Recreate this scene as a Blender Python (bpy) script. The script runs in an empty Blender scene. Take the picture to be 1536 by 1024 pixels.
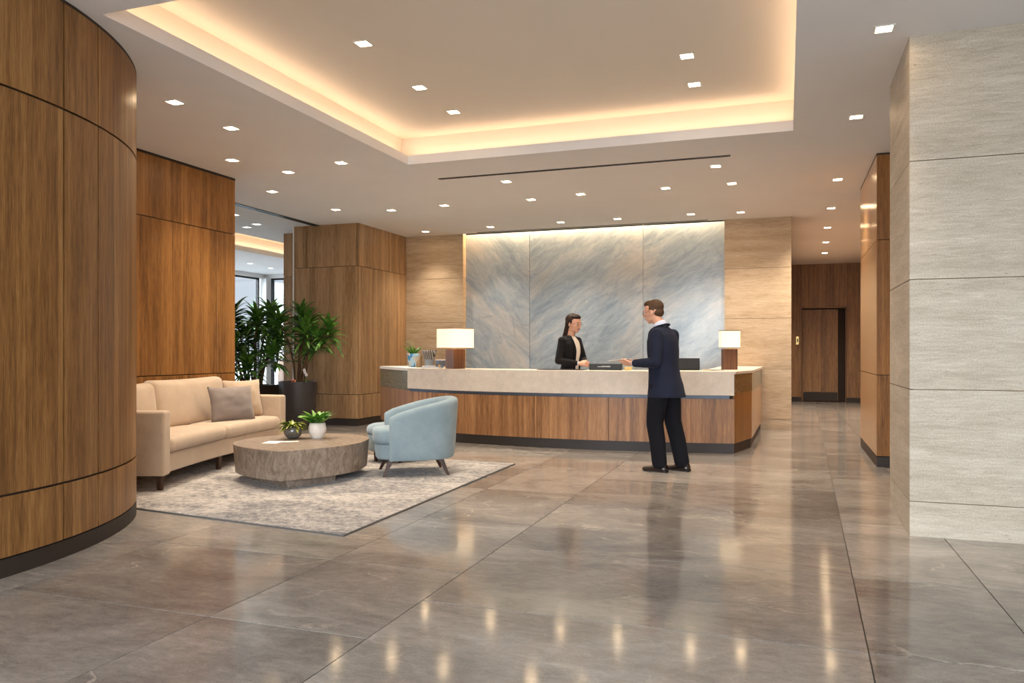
import bpy, bmesh, math, random
from mathutils import Vector, Matrix, noise
random.seed(7)
PI = math.pi
C = bpy.context.scene.collection
SC = bpy.context.scene
CEIL = 3.51

# ------------------------------------------------------------------ helpers
def R(d): return math.radians(d)

def link_mesh(name, me, mats, parent=None, smooth=False):
    o = bpy.data.objects.new(name, me)
    C.objects.link(o)
    for m in (mats if isinstance(mats, (list, tuple)) else [mats]):
        me.materials.append(m)
    if smooth:
        for p in me.polygons: p.use_smooth = True
    if parent: o.parent = parent
    return o

def obj(name, bm, mats, parent=None, smooth=False, bevel=0, seg=2, recalc=True):
    if recalc: bmesh.ops.recalc_face_normals(bm, faces=bm.faces)
    me = bpy.data.meshes.new(name)
    bm.to_mesh(me); bm.free()
    o = link_mesh(name, me, mats, parent, smooth)
    if bevel:
        b = o.modifiers.new('bevel', 'BEVEL'); b.width = bevel; b.segments = seg
        b.limit_method = 'ANGLE'; b.angle_limit = R(40)
        b.harden_normals = False
    return o

def empty(name, loc=(0, 0, 0), rz=0, label=None, cat=None, group=None):
    o = bpy.data.objects.new(name, None); C.objects.link(o)
    o.empty_display_size = .1
    o.location = loc; o.rotation_euler = (0, 0, rz)
    return tag(o, label, cat, group)

def tag(o, label=None, cat=None, group=None, kind=None):
    if label: o['label'] = label
    if cat: o['category'] = cat
    if group: o['group'] = group
    if kind: o['kind'] = kind
    return o

def structure(o, label=None, cat=None):
    o['kind'] = 'structure'
    return tag(o, label, cat)

def box(bm, x0, x1, y0, y1, z0, z1, M=None, mat=0):
    vs = [Vector((x, y, z)) for z in (z0, z1) for x, y in ((x0, y0), (x1, y0), (x1, y1), (x0, y1))]
    if M is not None: vs = [M @ v for v in vs]
    v = [bm.verts.new(p) for p in vs]
    for f in ((3, 2, 1, 0), (4, 5, 6, 7), (0, 1, 5, 4), (1, 2, 6, 5), (2, 3, 7, 6), (3, 0, 4, 7)):
        bm.faces.new([v[i] for i in f]).material_index = mat
    return v

def prism(bm, pts, z0, z1, top=None, mat=0):
    """plan polygon extruded; top = optional other outline for the top"""
    a = [bm.verts.new((x, y, z0)) for x, y in pts]
    b = [bm.verts.new((x, y, z1)) for x, y in (top or pts)]
    n = len(pts)
    bm.faces.new(a[::-1]).material_index = mat; bm.faces.new(b).material_index = mat
    for i in range(n):
        bm.faces.new((a[i], a[(i+1) % n], b[(i+1) % n], b[i])).material_index = mat

def lathe(bm, prof, n=28, c=(0, 0), cap=True, wave=None, M=None):
    rings = []
    for r, z in prof:
        ring = []
        for i in range(n):
            a = 2*PI*i/n
            rr = r*(wave(a, z) if wave else 1)
            p = Vector((c[0]+rr*math.cos(a), c[1]+rr*math.sin(a), z))
            ring.append(bm.verts.new(M @ p if M is not None else p))
        rings.append(ring)
    for k in range(len(rings)-1):
        for i in range(n):
            bm.faces.new((rings[k][i], rings[k][(i+1) % n], rings[k+1][(i+1) % n], rings[k+1][i]))
    if cap:
        bm.faces.new(rings[0][::-1]); bm.faces.new(rings[-1])

def tube(bm, pts, side=(0, 1, 0), n=14, rounds=True):
    """pts: (pos, ra, rb): ra along the side vector, rb across it; ends domed"""
    P = [Vector(p[0]) for p in pts]
    A = [p[1] for p in pts]; B = [(p[2] if len(p) > 2 else p[1]) for p in pts]
    if rounds:
        d0 = (P[0]-P[1]).normalized(); d1 = (P[-1]-P[-2]).normalized()
        m0 = min(A[0], B[0]); m1 = min(A[-1], B[-1])
        pre = [(P[0]+d0*m0*s, A[0]*c, B[0]*c) for s, c in ((.98, .2), (.8, .6), (.5, .87))]
        post = [(P[-1]+d1*m1*s, A[-1]*c, B[-1]*c) for s, c in ((.5, .87), (.8, .6), (.98, .2))]
        P = [q[0] for q in pre]+P+[q[0] for q in post]
        A = [q[1] for q in pre]+A+[q[1] for q in post]
        B = [q[2] for q in pre]+B+[q[2] for q in post]
    side = Vector(side); rings = []
    for i in range(len(P)):
        t = (P[min(i+1, len(P)-1)]-P[max(i-1, 0)]).normalized()
        s = side-t*side.dot(t)
        if s.length < 1e-4: s = Vector((1, 0, 0))-t*t.x
        s.normalize(); u = t.cross(s)
        rings.append([bm.verts.new(P[i]+s*math.cos(2*PI*k/n)*A[i]+u*math.sin(2*PI*k/n)*B[i]) for k in range(n)])
    for a, b in zip(rings, rings[1:]):
        for k in range(n):
            bm.faces.new((a[k], a[(k+1) % n], b[(k+1) % n], b[k]))
    bm.faces.new(rings[0][::-1]); bm.faces.new(rings[-1])

def ellipsoid(bm, c, r, M=None, n=16):
    c = Vector(c)
    mat = Matrix.Translation(c) @ (M if M is not None else Matrix()) @ Matrix.Diagonal((r[0], r[1], r[2], 1))
    bmesh.ops.create_uvsphere(bm, u_segments=n, v_segments=n//2+2, radius=1, matrix=mat)

def rounded(bm, hx, hy, hz, r, fn, crown=0.0, n=8, puff=0.0):
    """rounded box of half sizes hx hy hz mapped through fn; crown lifts the middle of the top"""
    def ax(h, k):
        rr = min(r, h*.999)
        a = [-h, -h+rr*.3, -h+rr*.65, -h+rr]
        m = [(-h+rr)+(2*(h-rr))*i/k for i in range(1, k)]
        return a+m+[-v for v in a[::-1]]
    X, Y, Z = ax(hx, n), ax(hy, n), ax(hz, 3)
    cache = {}
    def V(x, y, z):
        key = (round(x, 5), round(y, 5), round(z, 5))
        if key not in cache:
            rx, ry, rz = (min(r, h) for h in (hx, hy, hz))
            q = Vector((max(-hx+rx, min(hx-rx, x)), max(-hy+ry, min(hy-ry, y)), max(-hz+rz, min(hz-rz, z))))
            d = Vector((x, y, z))-q
            p = q+d.normalized()*r if d.length > 1e-7 else q
            u, v = p.x/hx, p.y/hy
            w = max(0, 1-u*u)*max(0, 1-v*v)
            if crown: p.z += crown*(w**.5)*(1 if z > 0 else -.3)
            if puff: p.y *= 1+puff*(1-u*u); p.x *= 1+puff*(1-v*v)*.5
            cache[key] = bm.verts.new(fn(p))
        return cache[key]
    def quad(L):
        if len(set(L)) == 4:
            try: bm.faces.new(L)
            except ValueError: pass
    for G, H, f in ((X, Y, lambda a, b, s: V(a, b, s*hz)), (X, Z, lambda a, b, s: V(a, s*hy, b)), (Y, Z, lambda a, b, s: V(s*hx, a, b))):
        for s in (-1, 1):
            for i in range(len(G)-1):
                for j in range(len(H)-1):
                    quad([f(G[i], H[j], s), f(G[i+1], H[j], s), f(G[i+1], H[j+1], s), f(G[i], H[j+1], s)])

def pillow(bm, w, h, t, fn, n=18):
    """throw pillow: pinched corners; lies in local x (width) z (height), thickness y"""
    def prof(u, v):
        return t*.5*((1-abs(u)**2.4)**.62)*((1-abs(v)**2.4)**.62)
    for s in (-1, 1):
        g = []
        for i in range(n+1):
            row = []
            for j in range(n+1):
                u = -1+2*i/n; v = -1+2*j/n
                k = 1-.07*(1-u*u)*abs(v)**3; l = 1-.07*(1-v*v)*abs(u)**3
                x, z = u*w/2*l, v*h/2*k
                wr = .004*noise.noise(Vector((u*3, v*3, s*2+w)))
                row.append(bm.verts.new(fn(Vector((x, s*(prof(u, v)+.002)+wr*prof(u, v)/t*8, z)))))
            g.append(row)
        for i in range(n):
            for j in range(n):
                bm.faces.new((g[i][j], g[i+1][j], g[i+1][j+1], g[i][j+1]))
    bmesh.ops.remove_doubles(bm, verts=bm.verts, dist=.0045)

def spline(P, k=6, closed=False):
    out = []; n = len(P)
    rng = range(n) if closed else range(n-1)
    for i in rng:
        if closed: a, b, c, d = (Vector(P[(i+j) % n]) for j in (-1, 0, 1, 2))
        else: a, b, c, d = (Vector(P[max(0, min(n-1, i+j))]) for j in (-1, 0, 1, 2))
        for s in range(k):
            t = s/k
            out.append(.5*((2*b)+(c-a)*t+(2*a-5*b+4*c-d)*t*t+(3*b-a-3*c+d)*t**3))
    if not closed: out.append(Vector(P[-1]))
    return out

# ------------------------------------------------------------------ materials
class Nodes:
    def __init__(s, name):
        s.m = bpy.data.materials.new(name); s.m.use_nodes = True
        s.t = s.m.node_tree; s.t.nodes.clear()
        s.out = s.n('ShaderNodeOutputMaterial'); s.b = s.n('ShaderNodeBsdfPrincipled')
        s.l(s.b.outputs[0], s.out.inputs[0])
    def n(s, kind, **kw):
        o = s.t.nodes.new(kind)
        for k, v in kw.items(): setattr(o, k, v)
        return o
    def l(s, a, b): s.t.links.new(a, b); return s
    def val(s, sock, v):
        if hasattr(v, 'is_output') or isinstance(v, bpy.types.NodeSocket): s.l(v, sock)
        else: sock.default_value = v
    def math(s, op, a, b=0.0, c=None):
        o = s.n('ShaderNodeMath', operation=op)
        s.val(o.inputs[0], a); s.val(o.inputs[1], b)
        if c is not None: s.val(o.inputs[2], c)
        return o.outputs[0]
    def coord(s, kind='Object'):
        return s.n('ShaderNodeTexCoord').outputs[kind]
    def mapping(s, v, scale=(1, 1, 1), rot=(0, 0, 0), loc=(0, 0, 0)):
        o = s.n('ShaderNodeMapping'); s.l(v, o.inputs[0])
        o.inputs['Scale'].default_value = scale; o.inputs['Rotation'].default_value = rot; o.inputs['Location'].default_value = loc
        return o.outputs[0]
    def noise(s, v, scale, detail=4, rough=.55, dist=0, w=None):
        o = s.n('ShaderNodeTexNoise')
        if w is not None: o.noise_dimensions = '4D'; s.val(o.inputs['W'], w)
        s.l(v, o.inputs['Vector']); o.inputs['Scale'].default_value = scale
        o.inputs['Detail'].default_value = detail; o.inputs['Roughness'].default_value = rough
        o.inputs['Distortion'].default_value = dist
        return o.outputs[0]
    def white(s, v):
        o = s.n('ShaderNodeTexWhiteNoise', noise_dimensions='1D'); s.val(o.inputs['W'], v)
        return o.outputs[0]
    def ramp(s, f, stops):
        o = s.n('ShaderNodeValToRGB'); s.l(f, o.inputs[0])
        e = o.color_ramp.elements
        while len(e) < len(stops): e.new(.5)
        for q, (p, c) in zip(e, stops):
            q.position = p; q.color = (*c, 1) if len(c) == 3 else c
        return o.outputs[0]
    def mix(s, f, a, b, mode='MIX'):
        o = s.n('ShaderNodeMix', data_type='RGBA', blend_type=mode)
        s.val(o.inputs[0], f)
        for sock, v in ((o.inputs[6], a), (o.inputs[7], b)):
            if isinstance(v, tuple): v = (*v, 1) if len(v) == 3 else v
            s.val(sock, v)
        return o.outputs[2]
    def attr(s, name):
        return s.n('ShaderNodeAttribute', attribute_name=name)
    def bump(s, h, strength=.2, dist=.01):
        o = s.n('ShaderNodeBump'); s.l(h, o.inputs['Height'])
        o.inputs['Strength'].default_value = strength; o.inputs['Distance'].default_value = dist
        s.l(o.outputs[0], s.b.inputs['Normal'])
    def set(s, **kw):
        for k, v in kw.items():
            k = {'color': 'Base Color', 'rough': 'Roughness', 'metal': 'Metallic', 'spec': 'Specular IOR Level', 'coat': 'Coat Weight',
                 'coat_rough': 'Coat Roughness', 'sheen': 'Sheen Weight', 'emis': 'Emission Color', 'estr': 'Emission Strength',
                 'sss': 'Subsurface Weight', 'trans': 'Transmission Weight'}[k]
            if isinstance(v, tuple): v = (*v, 1) if len(v) == 3 else v
            s.val(s.b.inputs[k], v)
        return s

def srgb(r, g, b):
    f = lambda v: (v/255/12.92) if v/255 <= .04045 else ((v/255+.055)/1.055)**2.4
    return (f(r), f(g), f(b))

def plain(name, col, rough=.5, metal=0, **kw):
    m = Nodes(name)
    v = m.coord()
    f = m.noise(v, 14, 3)
    c = m.mix(f, tuple(x*.9 for x in col), tuple(min(1, x*1.1) for x in col))
    m.set(color=c, rough=rough, metal=metal, **kw)
    return m.m

def wood(name, dark, mid, light, strip=.085, rough=.42, use_uv=True, coat=0.0, spec=.4):
    """quarter-sawn veneer: grain runs along v"""
    m = Nodes(name)
    v = m.coord('UV' if use_uv else 'Object')
    sep = m.n('ShaderNodeSeparateXYZ'); m.l(v, sep.inputs[0])
    if use_uv: u, w = sep.outputs[0], sep.outputs[1]
    else: u, w = m.math('ADD', sep.outputs[0], sep.outputs[1]), sep.outputs[2]
    pid = m.attr('pid').outputs['Fac']
    uu = m.math('ADD', u, m.math('MULTIPLY', pid, 3.7))
    cmb = m.n('ShaderNodeCombineXYZ'); m.l(uu, cmb.inputs[0]); m.l(w, cmb.inputs[1])
    g = m.mapping(cmb.outputs[0], (1, .035, 1))
    fine = m.noise(g, 150, 3, .7)
    med = m.noise(g, 26, 3, .6)
    wav = m.noise(m.mapping(cmb.outputs[0], (1, .12, 1)), 5, 2)
    su = m.math('ADD', m.math('DIVIDE', uu, strip), m.math('MULTIPLY', m.noise(m.mapping(cmb.outputs[0], (1, 0, 1)), 9, 1), 2.2))
    st = m.white(m.math('FLOOR', su))
    f = m.math('ADD', m.math('MULTIPLY', st, .24), m.math('ADD', m.math('MULTIPLY', med, .74), m.math('MULTIPLY', m.math('SUBTRACT', fine, .5), 1.0)))
    f = m.math('ADD', f, m.math('MULTIPLY', m.math('SUBTRACT', wav, .5), .35))
    c = m.ramp(f, [(.2, dark), (.5, mid), (.82, light)])
    rr = m.math('ADD', m.math('MULTIPLY', fine, .18), rough-.09)
    m.set(color=c, rough=rr, spec=spec, coat=coat, coat_rough=.2)
    m.bump(fine, .06, .002)
    return m.m

M = {}
def build_materials():
    W = M
    W['wood_curve'] = wood('oak_veneer_tan', srgb(98, 64, 30), srgb(142, 100, 54), srgb(176, 134, 82))
    W['wood_amber'] = wood('oak_veneer_amber', srgb(98, 62, 24), srgb(146, 98, 46), srgb(176, 124, 66))
    W['wood_grey'] = wood('oak_veneer_column', srgb(118, 88, 58), srgb(162, 127, 90), srgb(190, 154, 114), rough=.36)
    W['wood_desk'] = wood('walnut_veneer_desk', srgb(104, 68, 38), srgb(152, 106, 66), srgb(186, 138, 92), strip=.055)
    W['wood_hall'] = wood('dark_walnut_veneer', srgb(92, 64, 38), srgb(138, 102, 64), srgb(168, 128, 84), strip=.12)
    W['wood_gloss'] = wood('lacquered_maple', srgb(150, 105, 62), srgb(182, 134, 86), srgb(200, 154, 104), strip=.2, rough=.25, coat=.6)
    W['wood_lamp'] = wood('lamp_walnut', srgb(70, 42, 26), srgb(108, 70, 44), srgb(132, 90, 60), strip=.03, use_uv=False)
    W['wood_leg'] = wood('leg_walnut', srgb(36, 21, 13), srgb(62, 37, 24), srgb(80, 50, 33), strip=.02, use_uv=False)
    W['plinth'] = plain('dark_bronze_plinth', srgb(44, 34, 28), .55)
    W['groove'] = plain('dark_joint', srgb(40, 26, 16), .8)
    W['stonejoint'] = plain('stone_joint', srgb(150, 122, 92), .9)
    W['grout'] = plain('floor_grout', srgb(82, 72, 62), .8)
    W['darkmetal'] = plain('dark_metal', srgb(40, 38, 38), .35, .8)
    W['brass'] = plain('brass', srgb(200, 170, 110), .28, 1); W['bronze'] = plain('bronze_frame', srgb(110, 78, 48), .4, .6)
    W['bluemetal'] = plain('brushed_steel_reveal', srgb(92, 98, 108), .5, .7)
    W['trackmetal'] = plain('track_aluminium', srgb(90, 104, 112), .3, .8)
    W['black'] = plain('black_plastic', srgb(13, 12, 12), .5)
    W['blacksoft'] = plain('black_leather_pad', srgb(16, 14, 13), .7)
    W['paper'] = plain('white_paper', srgb(238, 230, 218), .8)
    W['white'] = plain('white_enamel', srgb(235, 233, 228), .4)
    W['cement'] = plain('outside_paving', srgb(170, 170, 168), .9)
    W['facade1'] = plain('pale_grey_facade', srgb(176, 180, 176), .8)
    W['facade2'] = plain('white_facade', srgb(240, 242, 244), .7)
    W['facade3'] = plain('pale_blue_glazing', srgb(130, 170, 214), .3)

    # plaster ceiling
    m = Nodes('ceiling_plaster'); v = m.coord()
    c = m.mix(m.noise(v, 1.3, 3), srgb(230, 229, 230), srgb(238, 237, 238))
    m.set(color=c, rough=.9, spec=.2); m.bump(m.noise(v, 180, 2), .06, .002); W['ceiling'] = m.m
    m = Nodes('cove_plaster'); m.set(color=srgb(238, 230, 218), rough=.9); W['cove'] = m.m
    m = Nodes('lounge_ceiling_plaster'); m.set(color=srgb(226, 228, 228), rough=.9); W['ceiling2'] = m.m

    # travertine (horizontal beds); UV: u along, v up
    def trav(name, a, b, c_, vs=1.0, light=(232, 222, 206), rough=.55):
        m = Nodes(name); v = m.coord('UV'); pid = m.attr('pid').outputs['Fac']
        g = m.mapping(v, (.8, 7*vs, 1))
        big = m.noise(g, 1.1, 5, .62, .6, w=m.math('MULTIPLY', pid, 31.0))
        g2 = m.mapping(v, (3.2, 34*vs, 1))
        fine = m.noise(g2, 1.6, 6, .72, .9, w=m.math('MULTIPLY', pid, 17.0))
        grit = m.noise(v, 90, 3, .7)
        f = m.math('ADD', m.math('MULTIPLY', big, .45), m.math('MULTIPLY', fine, .58))
        f = m.math('ADD', f, m.math('MULTIPLY', m.math('SUBTRACT', grit, .5), .42))
        c = m.ramp(f, [(.3, srgb(*a)), (.48, srgb(*b)), (.62, srgb(*c_)), (.76, srgb(*light))])
        pits = m.ramp(m.noise(m.mapping(v, (16, 60*vs, 1)), 1, 3, .6, .4), [(.28, (1, 1, 1)), (.335, (0, 0, 0))])
        c = m.mix(m.math('MULTIPLY', pits, .45), c, srgb(128, 108, 84))
        m.set(color=c, rough=rough, spec=.35); m.bump(f, .12, .004)
        return m.m
    W['trav_warm'] = trav('travertine_warm', (146, 122, 94), (180, 156, 126), (200, 178, 150), rough=.5, light=(220, 204, 180))
    W['trav_grey'] = trav('travertine_grey', (156, 142, 122), (180, 167, 148), (200, 188, 170), .8, (220, 210, 194))

    # blue-grey marble: diagonal beds
    m = Nodes('blue_marble'); v = m.coord('Object'); pid = m.attr('pid').outputs['Fac']
    dirn = m.math('SUBTRACT', m.math('MULTIPLY', m.math('GREATER_THAN', pid, .3), 1.35), .75)   # first slab: beds run down-right
    vr = m.n('ShaderNodeVectorRotate', rotation_type='Y_AXIS'); m.l(v, vr.inputs['Vector']); m.l(dirn, vr.inputs['Angle'])
    g = m.mapping(vr.outputs[0], (1.0, 1, 3.6))
    warp = m.noise(v, 1.6, 4, .6)
    wv = m.n('ShaderNodeVectorMath', operation='ADD'); m.l(g, wv.inputs[0])
    ws = m.n('ShaderNodeVectorMath', operation='SCALE'); m.l(m.n('ShaderNodeTexNoise').outputs[1], ws.inputs[0]); ws.inputs['Scale'].default_value = 1.1
    tn = ws.inputs[0].links[0].from_node; m.l(v, tn.inputs['Vector']); tn.inputs['Scale'].default_value = 1.2; tn.inputs['Detail'].default_value = 4
    m.l(ws.outputs[0], wv.inputs[1])
    st = m.noise(wv.outputs[0], .62, 8, .6, .8, w=m.math('MULTIPLY', pid, 5.0))
    st2 = m.noise(wv.outputs[0], 3.6, 6, .7, .7, w=m.math('MULTIPLY', pid, 9.0))
    cl = m.noise(v, .75, 3, .5)
    f = m.math('ADD', m.math('MULTIPLY', st, .75), m.math('MULTIPLY', m.math('SUBTRACT', st2, .5), .55))
    c = m.ramp(f, [(.2, srgb(122, 138, 152)), (.38, srgb(154, 167, 178)), (.52, srgb(180, 187, 192)), (.68, srgb(208, 207, 202))])
    warm = m.ramp(m.math('ADD', cl, m.math('MULTIPLY', m.math('SUBTRACT', st, .5), .6)), [(.46, (0, 0, 0)), (.68, (1, 1, 1))])
    c = m.mix(m.math('MULTIPLY', warm, .28), c, srgb(198, 176, 146))
    vein = m.n('ShaderNodeTexVoronoi', feature='DISTANCE_TO_EDGE'); m.l(wv.outputs[0], vein.inputs['Vector']); vein.inputs['Scale'].default_value = .55
    vv = m.ramp(vein.outputs['Distance'], [(0, (1, 1, 1)), (.018, (0, 0, 0))])
    vm = m.math('MULTIPLY', vv, m.ramp(m.noise(v, 2.6, 3), [(.5, (0, 0, 0)), (.62, (1, 1, 1))]))
    c = m.mix(m.math('MULTIPLY', vm, .3), c, srgb(104, 112, 120))
    fleck = m.ramp(m.noise(m.mapping(vr.outputs[0], (4, 4, 12)), 1.2, 2), [(.74, (0, 0, 0)), (.78, (1, 1, 1))])
    c = m.mix(m.math('MULTIPLY', fleck, .8), c, srgb(240, 222, 196))
    m.set(color=c, rough=.2, spec=.5); W['marble'] = m.m

    # polished limestone floor
    m = Nodes('polished_limestone'); v = m.coord('Object'); pid = m.attr('pid').outputs['Fac']
    off = m.n('ShaderNodeVectorMath', operation='ADD'); m.l(v, off.inputs[0])
    cb = m.n('ShaderNodeCombineXYZ'); m.l(m.math('MULTIPLY', pid, 37), cb.inputs[0]); m.l(m.math('MULTIPLY', pid, 91), cb.inputs[1])
    m.l(cb.outputs[0], off.inputs[1])
    q = m.mapping(off.outputs[0], (1.0, 1.9, 1), (0, 0, .25))
    a = m.noise(q, 1.1, 6, .62, .8); b = m.noise(q, 11, 8, .75, .6); g = m.noise(v, 90, 4, .8)
    f = m.math('ADD', m.math('MULTIPLY', a, .62), m.math('ADD', m.math('MULTIPLY', b, .4), m.math('MULTIPLY', m.math('SUBTRACT', g, .5), .3)))
    f = m.math('ADD', f, m.math('MULTIPLY', m.math('SUBTRACT', m.white(m.math('MULTIPLY', pid, 77.7)), .5), .14))
    c = m.ramp(f, [(.3, srgb(104, 97, 91)), (.48, srgb(139, 131, 123)), (.64, srgb(166, 158, 149)), (.84, srgb(198, 190, 180))])
    vq = m.n('ShaderNodeTexVoronoi', feature='DISTANCE_TO_EDGE')
    vw = m.n('ShaderNodeVectorMath', operation='ADD'); m.l(q, vw.inputs[0])
    tn = m.n('ShaderNodeTexNoise'); m.l(q, tn.inputs['Vector']); tn.inputs['Scale'].default_value = 1.8; tn.inputs['Detail'].default_value = 5
    m.l(tn.outputs[1], vw.inputs[1]); m.l(vw.outputs[0], vq.inputs['Vector']); vq.inputs['Scale'].default_value = .6
    ve = m.math('MULTIPLY', m.ramp(vq.outputs['Distance'], [(0, (1, 1, 1)), (.012, (0, 0, 0))]), m.ramp(m.noise(q, 2.2, 3), [(.48, (0, 0, 0)), (.62, (1, 1, 1))]))
    c = m.mix(m.math('MULTIPLY', ve, .5), c, srgb(206, 194, 178))
    r = m.math('ADD', .05, m.math('MULTIPLY', b, .11))
    m.set(color=c, rough=r, spec=.6); m.bump(m.noise(v, 3.0, 3), .025, .02); W['floor'] = m.m

    # fabrics
    def fabric(name, a, b, rough=.9, sheen=.25, scale=420, blot=6):
        m = Nodes(name); v = m.coord()
        w = m.noise(v, scale, 2, .7); k = m.noise(v, blot, 4)
        weave = m.noise(m.mapping(v, (1, 1, 2.4)), scale*.35, 3, .7)
        f = m.math('ADD', m.math('MULTIPLY', weave, .6), m.math('MULTIPLY', k, .4))
        c = m.ramp(f, [(.3, srgb(*a)), (.7, srgb(*b))])
        m.set(color=c, rough=rough, sheen=sheen, spec=.2); m.bump(m.math('ADD', w, weave), .16, .002)
        return m.m
    W['sofa'] = fabric('cream_upholstery', (174, 150, 126), (202, 179, 153))
    W['greypillow'] = fabric('grey_pillow_cloth', (124, 111, 104), (144, 131, 122))
    W['bluefab'] = fabric('pale_blue_upholstery', (112, 129, 136), (146, 161, 166))
    W['suit'] = fabric('navy_suiting', (25, 28, 42), (34, 38, 56), sheen=.02)
    W['trousers'] = fabric('charcoal_trousers', (14, 13, 18), (22, 21, 27), sheen=.0)
    W['blackjacket'] = fabric('black_suiting', (18, 15, 15), (30, 26, 26), sheen=.05)
    W['shirt'] = fabric('pale_shirt', (206, 208, 226), (224, 226, 240), sheen=.0)
    W['blouse'] = fabric('cream_blouse', (226, 208, 184), (240, 228, 212), sheen=.0)
    W['hairdark'] = fabric('dark_brown_hair', (30, 18, 14), (52, 32, 24), rough=.5, sheen=0, scale=200)
    W['hairbrown'] = fabric('brown_hair', (58, 42, 30), (96, 70, 48), rough=.6, sheen=0, scale=200)
    W['shoe'] = plain('polished_shoe_leather', srgb(34, 22, 18), .25)
    m = Nodes('skin'); v = m.coord()
    m.set(color=m.mix(m.noise(v, 18, 3), srgb(206, 148, 118), srgb(222, 170, 142)), rough=.5, sss=.08); W['skin'] = m.m
    W['lips'] = plain('lips', srgb(176, 92, 84), .5)
    W['eyewhite'] = plain('eye', srgb(226, 218, 210), .3)
    W['iris'] = plain('iris', srgb(52, 34, 24), .3)

    # rug
    m = Nodes('distressed_rug'); v = m.coord()
    a = m.noise(m.mapping(v, (1.2, 2.0, 1)), 1.0, 6, .75, .9); b = m.noise(v, 17, 6, .8, .8); g = m.noise(v, 200, 2)
    f = m.math('ADD', m.math('MULTIPLY', a, .5), m.math('ADD', m.math('MULTIPLY', b, .7), m.math('MULTIPLY', m.math('SUBTRACT', g, .5), .3)))
    c = m.ramp(f, [(.47, srgb(88, 87, 88)), (.55, srgb(134, 128, 123)), (.62, srgb(174, 165, 156)), (.72, srgb(204, 195, 185))])
    m.set(color=c, rough=.95, sheen=.2, spec=.1); m.bump(m.math('ADD', g, b), .5, .006); W['rug'] = m.m
    W['rugedge'] = plain('rug_binding', srgb(92, 88, 84), .9)

    # table: burl-like stone
    m = Nodes('burl_stone'); v = m.coord()
    q = m.mapping(v, (3, 3, 1.4))
    a = m.noise(q, 2.6, 7, .68, 2.6); b = m.noise(v, 60, 4, .7)
    f = m.math('ADD', m.math('MULTIPLY', a, .8), m.math('MULTIPLY', b, .22))
    c = m.ramp(f, [(.32, srgb(88, 74, 64)), (.48, srgb(126, 110, 96)), (.62, srgb(152, 137, 122)), (.78, srgb(184, 170, 154))])
    m.set(color=c, rough=.42, spec=.45); m.bump(a, .15, .004); W['burl'] = m.m

    # desk stones
    m = Nodes('cream_counter_stone'); v = m.coord()
    a = m.noise(v, 9, 6, .7); b = m.noise(v, 70, 3, .7)
    c = m.ramp(m.math('ADD', m.math('MULTIPLY', a, .6), m.math('MULTIPLY', b, .4)), [(.3, srgb(196, 180, 162)), (.7, srgb(222, 208, 192))])
    m.set(color=c, rough=.45, spec=.4); W['counter'] = m.m
    m = Nodes('green_grey_inset'); v = m.coord()
    a = m.noise(m.mapping(v, (2, 2, 26)), 3, 5, .7, .5)
    c = m.ramp(a, [(.3, srgb(84, 84, 68)), (.55, srgb(116, 114, 96)), (.75, srgb(158, 156, 138))])
    m.set(color=c, rough=.2, spec=.55); W['inset'] = m.m
    m = Nodes('bronze_glass_band'); v = m.coord()
    a = m.noise(m.mapping(v, (2, 2, 20)), 3, 5, .7, .5)
    c = m.ramp(a, [(.3, srgb(72, 58, 38)), (.7, srgb(120, 102, 74))])
    m.set(color=c, rough=.12, spec=.6); W['band'] = m.m

    # plants
    def leafm(name, a, b, rough=.35):
        m = Nodes(name); v = m.coord()
        c = m.ramp(m.noise(v, 7, 3), [(.35, srgb(*a)), (.65, srgb(*b))])
        m.set(color=c, rough=rough, spec=.5)
        return m.m
    W['leaf'] = leafm('glossy_dark_leaf', (44, 88, 30), (104, 148, 62))
    W['leaf2'] = leafm('fresh_green_leaf', (60, 110, 34), (122, 164, 62))
    W['leaf3'] = leafm('olive_green_leaf', (92, 112, 34), (168, 166, 74))
    W['leafout'] = leafm('tree_leaf_outside', (70, 116, 66), (120, 158, 104), .7)
    W['cane'] = leafm('plant_cane', (70, 50, 34), (112, 84, 56), .8)
    W['soil'] = leafm('potting_soil', (44, 32, 24), (78, 58, 42), .95)
    m = Nodes('dark_planter'); v = m.coord(); m.set(color=m.mix(m.noise(v, 3), srgb(56, 52, 54), srgb(66, 60, 60)), rough=.42, spec=.4); W['planter'] = m.m
    W['planter2'] = plain('brown_planter', srgb(58, 46, 40), .5)
    m = Nodes('speckled_dark_glaze'); v = m.coord()
    m.set(color=m.ramp(m.noise(v, 130, 3, .8), [(.4, srgb(46, 44, 42)), (.62, srgb(128, 122, 114))]), rough=.12, spec=.7); W['darkglaze'] = m.m
    m = Nodes('white_ceramic'); v = m.coord(); m.set(color=m.mix(m.noise(v, 40, 3), srgb(222, 212, 200), srgb(238, 230, 220)), rough=.5); W['ceramic'] = m.m
    m = Nodes('blue_white_glaze'); v = m.coord()
    w = m.n('ShaderNodeTexVoronoi'); m.l(m.mapping(v, (1, 1, .7)), w.inputs['Vector']); w.inputs['Scale'].default_value = 17
    c = m.ramp(w.outputs['Color'], [(.0, srgb(74, 140, 186)), (.38, srgb(176, 206, 220)), (.6, srgb(206, 196, 178)), (.85, srgb(90, 84, 80))])
    c.node.color_ramp.interpolation = 'CONSTANT'; m.set(color=c, rough=.25); W['blueglaze'] = m.m
    m = Nodes('zebra_basket'); v = m.coord('Object')
    sp = m.n('ShaderNodeSeparateXYZ'); m.l(v, sp.inputs[0])
    wv = m.n('ShaderNodeTexWave', bands_direction='X'); m.l(m.mapping(v, (1, 1, .35)), wv.inputs['Vector']); wv.inputs['Scale'].default_value = 14; wv.inputs['Distortion'].default_value = 5
    band = m.ramp(wv.outputs[0], [(.45, srgb(52, 44, 40)), (.55, srgb(158, 150, 142))])
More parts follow.
